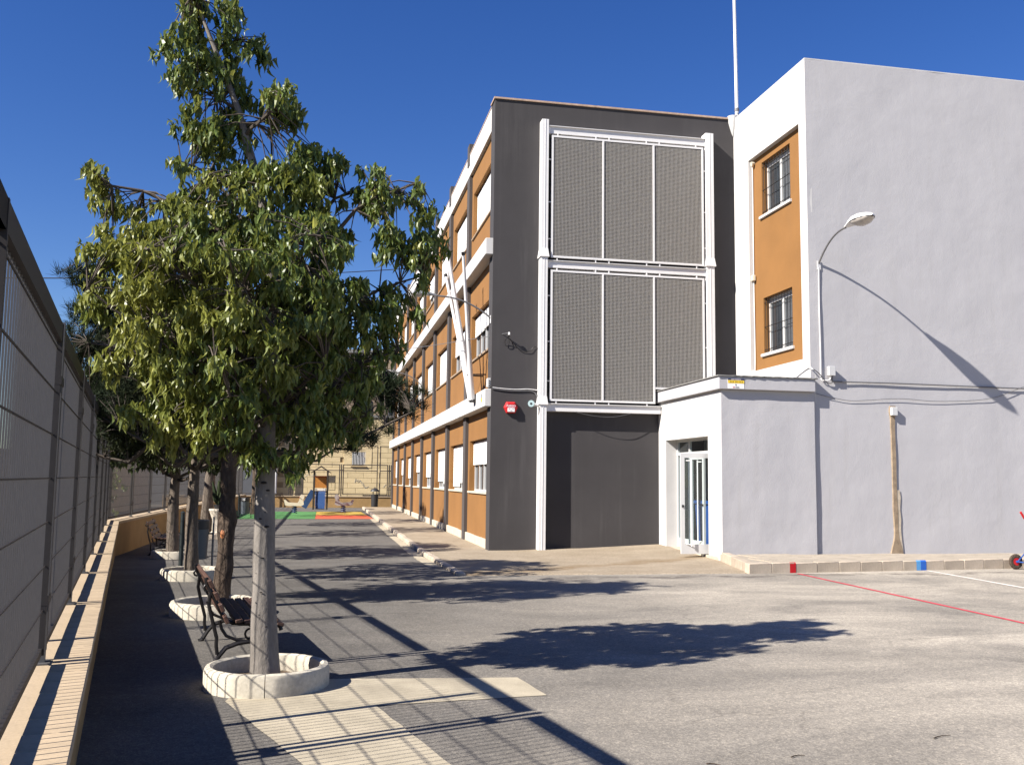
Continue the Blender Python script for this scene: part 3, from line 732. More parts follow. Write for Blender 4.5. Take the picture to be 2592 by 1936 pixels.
# security board on the porch fascia
sb = thing('security_sign', (8.345, 18.36, 3.54), 'small yellow and white security notice with navy header on the porch fascia', 'sign')
def sign_build():
    y = 18.363; MB().box(8.165, 8.525, y, y + .006, 3.55, 3.755).build('board', 'white_board', sb)
    MB().box(8.165, 8.525, y - .003, y - .0005, 3.725, 3.755).build('header', 'navy', sb)
    MB().box(8.165, 8.525, y - .003, y - .0005, 3.66, 3.722).build('yellow_band', 'yellow', sb)
    # the writing is too small to read in the photograph: rows of blurred marks at the same places
    for xs, zc, h_, mt in (((8.25, 8.275, 8.30, 8.335, 8.36, 8.385, 8.41, 8.44), 3.740, .012, 'ink_white'), ((8.215, 8.25, 8.285, 8.335, 8.365, 8.41, 8.445, 8.48), 3.690, .030, 'ink_brown'),
                           ((8.34,), 3.628, .03, 'ink'), ((8.285, 8.312), 3.578, .018, 'ink_red'), ((8.345, 8.372, 8.40), 3.578, .018, 'ink')):
        for x in xs: MB().box(x - .009, x + .009, y - .0045, y - .0032 if zc > 3.65 else y - .0003, zc - h_ / 2, zc + h_ / 2).build('print', mt, sb)
sign_build()

# ------------------------------------------------------------------ fittings on the dark wall
al = thing('fire_siren', (4.34, 22.25, 3.33), 'red octagonal fire siren with white lettering on the dark grey wall', 'siren')
def siren():
    c = (4.34, 3.33)
    def octo(r, sx=1.0): return [(c[0] + r * sx * math.cos(a), c[1] + r * math.sin(a)) for a in [math.radians(x) for x in (0, 52, 128, 180, 232, 308)]]
    o1, o2 = octo(.168), octo(.118); m = MB(); n = 6
    m.add([(x, 22.252, z) for x, z in o1] + [(x, 22.19, z) for x, z in o1] + [(x, 22.15, z) for x, z in o2],
          [(i, (i + 1) % n, n + (i + 1) % n, n + i) for i in range(n)] + [(n + i, n + (i + 1) % n, 2 * n + (i + 1) % n, 2 * n + i) for i in range(n)] + [tuple(range(2 * n, 3 * n))])
    m.build('body', 'red', al)
    MB().box(4.262, 4.418, 22.138, 22.151, 3.315, 3.327).build('strip', 'white_board', al)
    MB().box(4.255, 4.425, 22.136, 22.151, 3.225, 3.308).build('plate', 'white_board', al, label='white plate with a few small dark marks')
    text('lettering', 'FUEGO', .064, 'ink_white', al, (4.34, 22.1475, 3.362), (math.pi / 2, 0, 0), True, 1.05)
    for x, z, w in ((4.30, 3.290, .03), (4.385, 3.290, .03), (4.34, 3.268, .015), (4.345, 3.243, .05)):
        MB().box(x - w / 2, x + w / 2, 22.1345, 22.1358, z - .004, z + .004).build('print', 'ink', al)
siren()
cm = thing('wall_camera', (4.78, 22.05, 3.42), 'round pale teal wall camera with dark centre beside the white column', 'camera')
def camera_fit():
    d = Vector((-.35, -.93, -.08)).normalized(); c = Vector((4.80, 22.0, 3.42))
    MB().tube([c, c + d * .02, c + d * .05], [.07, .082, .078], 20).build('hood', 'teal', cm, smooth=True)
    MB().tube([c + d * .045, c + d * .056], [.026, .026], 14).build('lens', 'black_plastic', cm)
    MB().tube([c, c + Vector((.10, .06, -.02)), c + Vector((.19, .07, -.03))], [.03, .035, .04], 10).build('bracket', 'white_metal', cm)
camera_fit()
ins = thing('cable_anchor', (4.25, 22.25, 5.0), 'small white insulator on a bracket high on the dark grey wall', 'bracket')
MB().tube([(4.27, 22.25, 5.0), (4.27, 22.16, 5.01), (4.26, 22.10, 5.06)], .010, 6).build('bracket', 'black_iron', ins)
MB().lathe([(.001, 0), (.028, 0), (.022, .02), (.030, .035), (.018, .06), (.001, .062)], (4.26, 22.09, 5.06), 12).build('insulator', 'white_board', ins, smooth=True)

def cable(name, pts, r, mat, label, n=6, smooth_n=0, cat='cable'):
    if smooth_n:
        P = [Vector(p) for p in pts]; out = []
        for i in range(len(P) - 1):
            p0, p1, p2, p3 = P[max(i - 1, 0)], P[i], P[i + 1], P[min(i + 2, len(P) - 1)]
            for k in range(smooth_n):
                t = k / smooth_n
                out.append(.5 * ((2 * p1) + (p2 - p0) * t + (2 * p0 - 5 * p1 + 4 * p2 - p3) * t * t + (3 * p1 - p0 - 3 * p2 + p3) * t ** 3))
        out.append(P[-1]); pts = out
    o = MB().tube(pts, r, n).build(name, mat, smooth=True); return tag(o, label, cat)
def sag(a, b, s, n=24):
    a, b = Vector(a), Vector(b); return [a.lerp(b, k / n) - Vector((0, 0, 4 * s * (k / n) * (1 - k / n))) for k in range(n + 1)]
cable('wall_cable', [(3.9, 22.235, 3.80), (4.2, 22.225, 3.775), (4.5, 22.23, 3.77), (4.75, 22.225, 3.785), (5.0, 22.23, 3.765)], .010, 'white_cable', 'pale cable clipped across the dark wall above the siren', smooth_n=6)
cable('wall_cable', [(3.9, 22.235, 3.765), (4.2, 22.23, 3.735), (4.5, 22.23, 3.73), (4.8, 22.23, 3.74), (4.93, 22.225, 3.70), (4.985, 22.2, 3.60)], .012, 'cable', 'black cable sagging below the pale one above the siren', smooth_n=6)
cable('wall_cable', [(4.26, 22.09, 5.05), (4.18, 22.2, 4.92), (4.22, 22.22, 4.80), (4.28, 22.2, 4.86), (4.30, 22.22, 4.98), (4.55, 22.23, 4.72), (4.78, 22.22, 4.70), (4.90, 22.22, 4.82), (4.99, 22.2, 4.78)], .007, 'black_iron', 'thin black cable looping from the insulator to the column', smooth_n=6)
cable('wall_cable', [(5.9, 22.04, 3.25), (6.3, 22.0, 3.17), (6.8, 22.0, 3.15), (7.3, 22.04, 3.25)], .006, 'cable', 'thin cable hanging under the lowest white beam', smooth_n=6)
jb = thing('junction_box', (3.86, 22.45, 3.82), 'small white junction box on the orange corner above the lowest band', 'box')
MB().box(3.79, 3.869, 22.30, 22.50, 3.82, 4.03).build('case', 'white_alu', jb, bevel=.008)
for q in range(3): MB().tube([(3.83, 22.30, 3.85 + q * .055), (3.83, 22.27, 3.85 + q * .055)], .016, 8).build('gland', 'black_plastic', jb)

# street lamps on wall brackets
def wall_lamp(base, out, label, head_len=.66, rise=.5, sizes=1.0, fat=1.0, shell='white_metal', group='lamps on wall arms'):
    """base on the wall; out = horizontal vector to the head's tip"""
    base = Vector(base); o = Vector(out); L = o.length; d = o.normalized(); t = thing('wall_lamp', base, label, 'lamp', group)
    side = d.cross(Vector((0, 0, 1))).normalized()
    La = L - head_len; P = []
    for k in range(15):
        s = k / 14; P.append(base + d * (La * s) + Vector((0, 0, rise * (1 - (1 - s) ** 2.2))))
    MB().tube(P, .021 * sizes, 8).build('arm', 'galv', t, smooth=True)
    MB().box(-.05, .05, -.05, .05, -.12, .05)
    pl = MB(); wdir = d
    pl.bar(base - Vector((0, 0, .13)) + d * .008, base + Vector((0, 0, .06)) + d * .008, .09, .012, up=d); pl.build('bracket', 'white_metal', t)
    tilt = (P[-1] - P[-2]).normalized(); hd = (d + Vector((0, 0, max(.05, tilt.z * 1.1)))).normalized(); upv = side.cross(hd).normalized()
    if upv.z < 0: upv = -upv
    prof = [(0, .03, .028), (.10, .05, .045), (.25, .09, .075), (.45, .135, .095), (.65, .145, .09), (.82, .115, .07), (.95, .06, .045), (1.0, .01, .01)]
    H = MB(); n = 14; o0 = P[-1]
    vs = []
    for s, w, h in prof:
        c = o0 + hd * (s * head_len)
        for k in range(n + 1):
            a = math.pi * k / n; vs.append(c + side * (math.cos(a) * w * fat) + upv * (math.sin(a) * h * fat))
    m = n + 1; fs = [(i * m + k, i * m + k + 1, (i + 1) * m + k + 1, (i + 1) * m + k) for i in range(len(prof) - 1) for k in range(n)]
    fs += [(i * m, (i + 1) * m, (i + 1) * m + n, i * m + n) for i in range(3)]
    H.add(vs, fs); H.smooth = True; H.build('housing', shell, t)
    B = MB(); vs = []; pr2 = [(.34, .085, .01), (.42, .118, .05), (.55, .13, .075), (.72, .125, .07), (.88, .085, .045), (.97, .03, .01)]
    for s, w, h in pr2:
        c = o0 + hd * (s * head_len) - upv * .002
        for k in range(n + 1):
            a = math.pi * k / n; vs.append(c + side * (math.cos(a) * w * fat) - upv * (math.sin(a) * h * fat))
    B.add(vs, [(i * m + k, i * m + k + 1, (i + 1) * m + k + 1, (i + 1) * m + k) for i in range(len(pr2) - 1) for k in range(n)] + [(i * m, (i + 1) * m, (i + 1) * m + n, i * m + n) for i in range(len(pr2) - 1)])
    B.smooth = True; B.build('bowl', 'lamp_glass', t)
    return t
wall_lamp((10.35, 18.51, 6.33), (.20, -1.77, 0), 'white lamp on curved grey arm fixed to the pale grey gable wall', rise=.56, head_len=.84, fat=1.5)
wall_lamp((3.865, 22.42, 5.50), (-1.97, .02, 0), 'white lamp on grey arm reaching left from the dark corner of the orange facade', rise=.48, shell='lamp_shaded')
wall_lamp((3.865, 38.8, 5.42), (-1.75, 0, 0), 'far lamp on grey arm on the orange facade half hidden by leaves', rise=.5)

# flagpoles in a fan on the lowest white band
fp_base = Vector((3.63, 23.75, 3.62))
for top, r, lab in (((3.20, 22.67, 7.10), .043, 'thin bare white flagpole, the nearest to the dark corner of the fan'),
                    ((2.98, 23.86, 7.32), .052, 'thick white flagpole standing in the middle of the fan'),
                    ((3.06, 24.93, 7.02), .043, 'white flagpole leaning away to the left, shortest of the fan')):
    top = Vector(top); dv = (top - fp_base).normalized(); off = Vector((0, (top.y - 23.8) * .065, 0)); bs = fp_base + off
    f = thing('flagpole', bs, lab, 'flagpole', 'flagpoles fanned out on the white band')
    MB().tube([bs, bs + (top - bs) * .16, bs + (top - bs) * .5, top], [r * 1.9, r * 1.6, r * 1.12, r * .85], 12).build('pole', 'white_metal', f, smooth=True)
    MB().tube([top - dv * .03, top + dv * .05], [r * 1.15, r * 1.15], 10).build('cap', 'black_iron', f)
fb = thing('flagpole_bracket', (3.75, 23.75, 4.2), 'black steel collar and arms holding the three white flagpoles', 'bracket')
MB().bar((3.57, 23.58, 4.24), (3.57, 23.95, 4.24), .15, .03).bar((3.6, 23.64, 4.25), (3.95, 23.55, 4.25), .03, .03).bar((3.6, 23.9, 4.25), (3.95, 23.97, 4.25), .03, .03).build('collar', 'black_iron', fb)
MB().box(3.60, 3.72, 23.6, 23.92, 3.56, 3.62).build('foot', 'black_iron', fb)
st = thing('warning_sticker', (3.715, 22.75, 3.5), 'small pale sticker with yellow lower half on the end of the white band', 'sticker')
MB().box(3.712, 3.7185, 22.66, 22.80, 3.58, 3.68).build('upper_half', 'play_grey', st); MB().box(3.712, 3.7185, 22.66, 22.80, 3.49, 3.577).build('lower_half', 'yellow', st)

# fittings on the pale wing
jb2 = thing('junction_box', (10.56, 18.5, 3.9), 'white junction box with cable glands beside the lamp cable on the gable', 'box')
MB().box(10.48, 10.63, 18.40, 18.50, 3.90, 4.10).build('case', 'white_alu', jb2, bevel=.006)
for q in range(4): MB().tube([(10.48, 18.45, 3.92 + q * .045), (10.46, 18.45, 3.92 + q * .045)], .013, 8).build('gland', 'white_alu', jb2)
jb3 = thing('junction_box', (12.02, 18.48, 3.1), 'white junction box at the top of the brown mortar strip', 'box')
MB().box(11.95, 12.09, 18.43, 18.503, 3.09, 3.27).build('case', 'white_alu', jb3, bevel=.008)
cable('wall_cable', [(10.345, 18.50, 6.25), (10.34, 18.505, 5.6), (10.335, 18.50, 5.0), (10.345, 18.505, 4.4), (10.34, 18.50, 3.86), (10.42, 18.48, 3.80), (10.52, 18.46, 3.82), (10.55, 18.45, 3.91)], .012, 'white_cable', 'pale conduit dropping from the gable lamp to the junction box', smooth_n=5)
cable('wall_cable', [(10.58, 18.45, 3.9), (10.60, 18.48, 3.80), (10.75, 18.49, 3.785), (12.17, 18.49, 3.79), (14.0, 18.49, 3.78), (15.2, 18.49, 3.775), (17.5, 18.49, 3.78)], .014, 'cable', 'thick grey cable running level along the gable wall', smooth_n=6)
cable('wall_cable', [(10.14, 18.42, 4.02), (10.3, 18.46, 3.92), (10.44, 18.48, 3.78), (10.56, 18.48, 3.74), (10.62, 18.48, 3.80)], .010, 'cable', 'short dark cable from the porch roof corner to the junction box', smooth_n=5)
cable('wall_cable', [(10.20, 18.49, 3.52), (10.6, 18.50, 3.44), (11.1, 18.50, 3.385), (12.16, 18.49, 3.46), (13.15, 18.50, 3.43), (14.4, 18.49, 3.53), (15.4, 18.49, 3.86), (17, 18.49, 4.3)], .006, 'cable', 'thin cable drooping below the level one on the gable wall', smooth_n=6)
cable('wall_cable', [(10.19, 21.33, 9.42), (10.21, 21.36, 9.0), (10.21, 21.37, 6.6), (10.21, 21.36, 4.5), (10.16, 21.37, 4.32), (10.10, 21.39, 4.27)], .013, 'white_cable', 'white cable down the edge of the orange recess', smooth_n=5)
cable('wall_cable', [(8.9, 21.9, 3.86), (9.5, 20.6, 3.90), (9.95, 19.2, 4.02), (10.09, 18.6, 4.08), (10.13, 18.46, 4.02)], .014, 'white_cable', 'pale conduit lying across the porch roof to the wing corner', smooth_n=5)
sens = thing('wall_sensor', (10.2, 21.35, 6.6), 'small cream sensor box on the cable beside the orange recess', 'box'); MB().box(10.14, 10.22, 21.28, 21.40, 6.52, 6.66).build('case', 'play_cream', sens, bevel=.01)
sens2 = thing('wall_sensor', (10.2, 21.35, 9.4), 'small round cream sensor under the top corner of the orange recess', 'box'); MB().tube([(10.24, 21.3, 9.47), (10.15, 21.3, 9.45)], [.04, .055], 12).build('case', 'play_cream', sens2, smooth=True)

mast = thing('antenna_mast', (10.32, 22.5, 10.95), 'tall thin pale mast rising from the roof corner into the sky', 'mast')
MB().tube([(10.34, 22.5, 10.9), (10.33, 22.5, 12.0), (10.26, 22.5, 18)], [.048, .045, .035], 10).build('pole', 'white_metal', mast, smooth=True)
MB().tube([(10.34, 22.5, 11.28), (10.335, 22.5, 11.36)], [.062, .062], 10).build('collar', 'galv', mast)
for a in (0, 120, 240):
    MB().tube([(10.34, 22.5, 11.3), (10.34 + .18 * math.cos(math.radians(a + 30)), 22.5 + .18 * math.sin(math.radians(a + 30)), 10.96)], .012, 6).build('stay', 'black_iron', mast)

# ------------------------------------------------------------------ fence on its low wall
ZC, VF, ZT = .62, -.385, 2.40
bend_u = 22.55
BP = uv(bend_u, VF, 0)                     # corner of the two fence runs
BX = BP.x
def low_wall():
    w = thing('boundary_wall', uv(6, -.4, 0), 'low ochre boundary wall with stone coping under the wire fence', 'wall')
    def wall_pt(i, off):                   # i: along both runs
        pass
    # body of the two runs
    corner_in = 22.42; a0 = -2.0
    B = MB(); f0, f1 = -.195, -.56
    A = [uv(a0, f0, -.3), uv(corner_in, f0, -.3), Vector((uv(corner_in, f0, 0).x, 57.8, -.3))]
    D = [uv(a0, f1, -.3), uv(corner_in + .1, f1, -.3), Vector((uv(corner_in + .1, f1, 0).x - .0, 57.8, -.3))]
    top = .565; vs = []
    for p in A + D: vs.append((p.x, p.y, -.3)); vs.append((p.x, p.y, top))
    fs = [(0, 2, 3, 1), (2, 4, 5, 3), (6, 8, 9, 7), (8, 10, 11, 9), (1, 3, 9, 7), (3, 5, 11, 9), (0, 1, 7, 6), (4, 5, 11, 10)]
    B.add(vs, fs); B.build('wall_body', 'wall_orange', w)
    slab = MB().box(-.1235, .1235, -.20, .20, -.028, .028).build('coping_slab', 'coping', w, bevel=.004, at=(0, 0, 0)); sm = slab.data
    first = True; org = WL[w]; ang = math.atan2(U.y, U.x)
    n = int((corner_in - 1.2) / .25)
    for k in range(n + 1):
        c = uv(1.26 + k * .25, -.345 + random.uniform(-.0012, .0012), ZC - .028 + random.uniform(-.0008, .0008)) - org
        o = slab if first else mesh_obj('coping_slab', sm, w); first = False
        o.location = c; o.rotation_euler = (random.uniform(-.003, .003), random.uniform(-.003, .003), ang + random.uniform(-.0012, .0012))
    cx_ = (uv(corner_in, f0, 0).x + uv(corner_in + .1, f1, 0).x) / 2 + .0
    y = uv(corner_in, f0, 0).y + .12; k = 0
    while y < 57.6 and k < 140:
        o = mesh_obj('coping_slab', sm, w, Vector((cx_ + .02, y, ZC - .028)) - org, (0, 0, math.pi / 2 + random.uniform(-.006, .006))); y += .25; k += 1
    return w, cx_
wall_o, CXB = low_wall()

def fence():
    org = uv(5.65, VF, ZC)
    f = thing('wire_fence', org, 'tall grey welded wire fence panels on steel posts along the low wall', 'fence')
    def run(P, D, N, count, start, nposts, first=2.5):
        """posts every 2.5 m from P along D; N points to the yard"""
        for k in range(nposts):
            p = P + D * (start + 2.5 * k + (2.5 - first if k == 0 else 0)); pb = MB()
            pb.bar(p + Vector((0, 0, ZC - .02)), p + Vector((0, 0, ZT + .02)), .05, .05, up=D); po = pb.build('fence_post', 'fence_post', f)
            MB().bar(p + Vector((0, 0, ZC)) - D * .07, p + Vector((0, 0, ZC)) + D * .07, .10, .016).build('base_plate', 'fence_post', po)
            for z in (.95, 2.1): MB().bar(p + Vector((0, 0, z)) - D * .10, p + Vector((0, 0, z)) + D * .10, .058, .045).build('clamp', 'fence_frame', po)
        for k in range(count):
            a = P + D * (start + 2.5 * (k - 1) + .085 + (2.5 - first if k == 1 else 0)); b = P + D * (start + 2.5 * k - .085); z0, z1 = ZC + .055, ZT
            F = MB(); up = Vector((0, 0, 1))
            F.bar(a + up * (z0 + .018), b + up * (z0 + .018), .026, .036); F.bar(a + up * (z1 - .0475), b + up * (z1 - .0475), .04, .095)
            F.bar(a + up * z0, a + up * z1, .046, .028, up=D); F.bar(b + up * z0, b + up * z1, .046, .028, up=D)
            fo = F.build('panel_frame', 'fence_frame', f)
            Wm = MB(); L = (b - a).length; n = int(L / .072); r = .0034
            for q in range(1, n):
                c = a + D * (L * q / n) - N * .004
                Wm.bar(c + up * (z0 + .03), c + up * (z1 - .03), 2 * r, 2 * r, up=D)
            Wm.build('wire_mesh', 'wire', fo, kind='stuff')
            for q in range(1, 8):
                z = z0 + (z1 - z0) * q / 7.6
                MB().bar(a + up * z + N * .004, b + up * z + N * .004, .0055, .007).build('cross_wire', 'fence_frame', fo)
    run(uv(0, VF, 0), U, V, 9, 5.65 - 2.5, 8, 4.2)
    Pb = Vector((CXB - .02, uv(bend_u, VF, 0).y, 0))
    run(Pb, Vector((0, 1, 0)), Vector((1, 0, 0)), 14, .05 + 2.5, 14)
    pe = uv(5.65 + 2.5 * 7 - .6, VF, 0)
fence()
stay = thing('support_post', uv(6.35, -.62, 0), 'single grey post standing close behind the wire fence', 'post'); MB().bar(uv(6.35, -.62, 0), uv(6.35, -.62, 2.42), .05, .05).build('shaft', 'fence_post', stay)
MB().bar(uv(6.35, -.62, 0), uv(6.35, -.62, .02), .14, .14).build('foot_plate', 'fence_post', stay)

# ------------------------------------------------------------------ planters, benches, bins
def planter(loc, label, rz=0, sc_=1.0):
    p = thing('tree_planter', loc, label, 'planter', 'round tree planters along the wall')
    prof = [(.415, -.05), (.395, .10), (.405, .155), (.43, .168), (.462, .158), (.475, .13), (.475, -.05)]
    # two cast half rings with open joints
    for q, (a0, a1) in enumerate(((-1.545, .635), (.66, 4.725))):
        R = MB().lathe(prof, loc, 40 if q else 26, a0 + rz, a1 + rz, .0012)
        n = len(prof); tot = len(R.v); R.f.append(tuple(range(n))); R.f.append(tuple(range(tot - 1, tot - n - 1, -1)))
        R.v = [(loc[0] + (v[0] - loc[0]) * sc_, loc[1] + (v[1] - loc[1]) * sc_, v[2]) for v in R.v]
        R.build('ring_half', 'planter', p, smooth=True)
    S = MB(); n = 24; vs = [(loc[0], loc[1], loc[2] + .06)]
    for k in range(n):
        a = 2 * math.pi * k / n
        for r_ in (.2, .41): vs.append((loc[0] + r_ * sc_ * math.cos(a), loc[1] + r_ * sc_ * math.sin(a), loc[2] + (.05 if r_ < .3 else .03) + random.uniform(-.012, .012)))
    fs = []
    for k in range(n):
        k2 = (k + 1) % n; fs += [(0, 1 + 2 * k, 1 + 2 * k2), (1 + 2 * k, 2 + 2 * k, 2 + 2 * k2, 1 + 2 * k2)]
    S.add(vs, fs); S.build('soil', 'soil', p); return p
planter((-.375, 7.80, 0), 'white concrete ring planter around the nearest tree', 0)
planter((-1.17, 11.85, 0), 'white concrete ring planter behind the near bench under the pine', .4, 1.12)
planter((-1.98, 15.95, gh(-2, 15.95)), 'white ring planter around the second leafy trunk, beyond the near bench', .9, 1.0)
planter((-3.0, 21.4, gh(-3, 21.4)), 'white ring planter at the wall bend beside the far bench', 1.5, 1.05)

def bench_proto():
    """cast iron park bench, seat along +Y, facing +X; origin at the rear foot line centre"""
    b_ = thing('park_bench', (0, 0, 0), 'x', 'bench'); L = 1.6
    back = [(.14, .34), (.085, .40), (.045, .50), (.0, .60), (-.05, .70)]
    seat = [(.19, .385), (.265, .375), (.34, .375), (.415, .38), (.485, .375), (.535, .345)]
    for x, z in back[1:]:
        a = math.atan2(.1, -.05); MB().bar((x, -L / 2, z), (x, L / 2, z), .034, .072, up=(-.42, 0, .9)).build('back_slat', 'wood', b_, bevel=.006)
    for i, (x, z) in enumerate(seat):
        MB().bar((x, -L / 2, z), (x, L / 2, z), .062, .03, up=(.35 if i == 5 else -.1 + .02 * i, 0, 1)).build('seat_slat', 'wood', b_, bevel=.006)
    for y in (-L / 2 + .12, L / 2 - .12):
        E = MB(); w = .019
        def cur(pts, r=w): E.tube([(x, y, z) for x, z in pts], r, 7)
        cur([(-.085, .745), (-.075, .69), (-.02, .59), (.03, .49), (.075, .40), (.15, .355), (.26, .345), (.40, .35), (.49, .345), (.55, .31), (.56, .28)])      # back rail and seat rail
        cur([(-.03, .0), (.005, .015), (.05, .09), (.10, .15), (.20, .185), (.29, .195), (.38, .185), (.47, .13), (.52, .06), (.57, .012), (.60, .0)], .021)  # arched feet
        cur([(-.045, .62), (-.055, .52), (-.03, .42), (-.005, .33), (.02, .24), (.02, .17), (.03, .10)], .016)                                                # rear scroll leg
        cur([(.04, .38), (.06, .31), (.10, .25), (.18, .215), (.26, .20)], .014)
        cur([(.52, .33), (.48, .26), (.40, .215), (.30, .20)], .014)
        ring = [(.30 + .045 * math.cos(a), .26 + .045 * math.sin(a)) for a in [k * math.pi / 6 for k in range(13)]]; cur(ring, .010)
        ring = [(-.072 + .028 * math.cos(a), .66 + .028 * math.sin(a)) for a in [k * math.pi / 4 for k in range(9)]]; cur(ring, .010)
        E.smooth = True; E.build('end_frame', 'black_iron', b_)
    return b_
bench = bench_proto()
bench['label'] = 'wooden slatted bench with black cast iron ends behind the nearest tree'; bench['group'] = 'park benches along the wall'
bench2 = copy_tree(bench)
bench.location = (-.99, 9.28, 0); bench.rotation_euler = (0, 0, FA)
bench2['label'] = 'dark slatted bench far off against the shaded ochre wall at the bend'; bench2.location = (-3.72, 22.9, gh(-3.7, 22.9)); bench2.rotation_euler = (0, 0, math.radians(4))

def litter_bin(loc, label, rz):
    t = thing('litter_bin', loc, label, 'litter bin', 'litter bins hung on posts by the trees'); x, y, z = loc
    R_ = Matrix.Rotation(rz, 3, 'Z')
    def w(p): q = R_ @ Vector(p); return (x + q.x, y + q.y, z + q.z)
    MB().tube([w((-.25, -.08, 0)), w((-.25, -.08, .98))], .038, 12).build('post', 'bin_green', t, smooth=True)
    MB().lathe([(.001, .985), (.045, .985), (.045, 1.0), (.001, 1.03)], w((-.25, -.08, 0)), 12).build('post_cap', 'bin_green', t)
    MB().tube([w((.28, 0, 0)), w((.28, 0, .92))], .02, 8).build('post', 'galv', t, smooth=True)
    c = w((0, 0, 0))
    MB().lathe([(.001, .17), (.185, .17), (.205, .70), (.001, .70)], c, 24).build('body', 'bin_grey', t, smooth=True)
    MB().lathe([(.205, .70), (.216, .705), (.216, .86), (.19, .87), (.19, .70)], c, 24).build('rim_band', 'black_plastic', t, smooth=True)
    MB().bar(w((-.25, -.08, .62)), w((-.16, -.02, .62)), .05, .03).bar(w((.18, 0, .62)), w((.28, 0, .62)), .05, .03).build('hanger', 'bin_green', t)
    for zz in (.755, .815):                                    # two pale curled marks on the band
        pts = []
        for k in range(9):
            a = -1.95 + .55 * k / 8; pts.append((c[0] + .2185 * math.cos(a), c[1] + .2185 * math.sin(a), z + zz + .016 * math.sin(k * 1.1)))
        MB().tube(pts, .009, 5).build('mark', 'white_board', t)
    return t
litter_bin((-2.20, 18.2, gh(-2, 18.2)), 'slate litter bin with white marks beside the second leafy trunk', 0)
litter_bin((-3.25, 42.6, gh(-3.2, 42.6)), 'far slate litter bin near the green play surface', .2)

ped = thing('stone_pedestal', (-2.88, 28.3, 0), 'pale stone pedestal with flared top on a low plinth beside the wall', 'pedestal')
def pedestal():
    c = (-2.88, 28.3, gh(-2.9, 28.3)); prof = [(.20, 0), (.20, .035), (.165, .04), (.15, .07), (.145, .35), (.15, .40), (.19, .50), (.235, .62), (.25, .635), (.25, .69), (.001, .69)]
    MB().lathe([(r, z + .14) for r, z in prof], c, 16).build('column', 'stone', ped)
    MB().box(c[0] - .75, c[0] + .35, c[1] - .35, c[1] + .45, c[2] - .1, c[2] + .14).build('plinth', 'kerb', ped, bevel=.015)
pedestal()
pot = thing('potted_cactus', (-2.88, 28.3, .83), 'dark branching plant standing on top of the stone pedestal', 'plant')
MB().lathe([(.10, .0), (.13, .12), (.001, .12)], (-2.88, 28.3, .70), 14).build('pot', 'black_plastic', pot)
def cactus():
    P = MB(); c = Vector((-2.88, 28.3, .80))
    for k in range(16):
        a = random.uniform(0, 6.28); l = random.uniform(.25, .8); s = random.uniform(.02, .2)
        P.tube([c, c + Vector((math.cos(a) * s * .6, math.sin(a) * s * .6, l * .5)), c + Vector((math.cos(a) * s, math.sin(a) * s, l))], [.03, .055, .02], 6)
    P.build('foliage', 'needle', pot)
cactus()

# ------------------------------------------------------------------ trees
def leaf_shape(length=.105, width=.044):
    T = [0, .16, .40, .70, 1]; Wd = [0, .72, 1, .46, 0]; vs = []
    for t, w_ in zip(T, Wd):
        z = -length * t; y = .026 * math.sin(t * 2.6) - .020 * t * t; h = width / 2 * w_
        vs.append((0, y, z))
        if w_: vs.append((-h, y + .012 * w_, z)); vs.append((h, y + .012 * w_, z))
    fs = [(0, 1, 2 - 1 + 0, 0)]
    # indices: 0 tip-base, (1,2,3) row1 c,l,r ; (4,5,6) row2 ; (7,8,9) row3 ; 10 tip
    fs = [(0, 2, 1), (0, 1, 3), (1, 2, 5, 4), (1, 4, 6, 3), (4, 5, 8, 7), (4, 7, 9, 6), (7, 8, 10), (7, 10, 9)]
    return np.array(vs), fs

def scatter_mesh(base_v, base_f, pos, rots, scl):
    """join many transformed copies of a small shape; pos Nx3, rots Nx3x3, scl N"""
    n = len(pos); V_ = np.einsum('nij,kj->nki', rots, base_v) * scl[:, None, None] + pos[:, None, :]
    k = len(base_v); verts = V_.reshape(-1, 3)
    faces = [tuple(int(i) + o for i in f) for o in range(0, n * k, k) for f in base_f]
    return verts, faces

def rot_zxy(yaw, pitch, roll):
    cy_, sy_ = np.cos(yaw), np.sin(yaw); cp, sp = np.cos(pitch), np.sin(pitch); cr, sr = np.cos(roll), np.sin(roll)
    n = len(yaw); Z = np.zeros((n, 3, 3)); Z[:, 0, 0] = cy_; Z[:, 0, 1] = -sy_; Z[:, 1, 0] = sy_; Z[:, 1, 1] = cy_; Z[:, 2, 2] = 1
    Xm = np.zeros((n, 3, 3)); Xm[:, 0, 0] = 1; Xm[:, 1, 1] = cp; Xm[:, 1, 2] = -sp; Xm[:, 2, 1] = sp; Xm[:, 2, 2] = cp
    Ym = np.zeros((n, 3, 3)); Ym[:, 1, 1] = 1; Ym[:, 0, 0] = cr; Ym[:, 0, 2] = sr; Ym[:, 2, 0] = -sr; Ym[:, 2, 2] = cr
    return Z @ Xm @ Ym

def polyline_at(pts, z):
    for i in range(len(pts) - 1):
        if pts[i][2] <= z <= pts[i + 1][2]:
            t = (z - pts[i][2]) / (pts[i + 1][2] - pts[i][2] + 1e-9); return Vector(pts[i]).lerp(Vector(pts[i + 1]), t), i
    return (Vector(pts[-1]), len(pts) - 1) if z > pts[-1][2] else (Vector(pts[0]), 0)

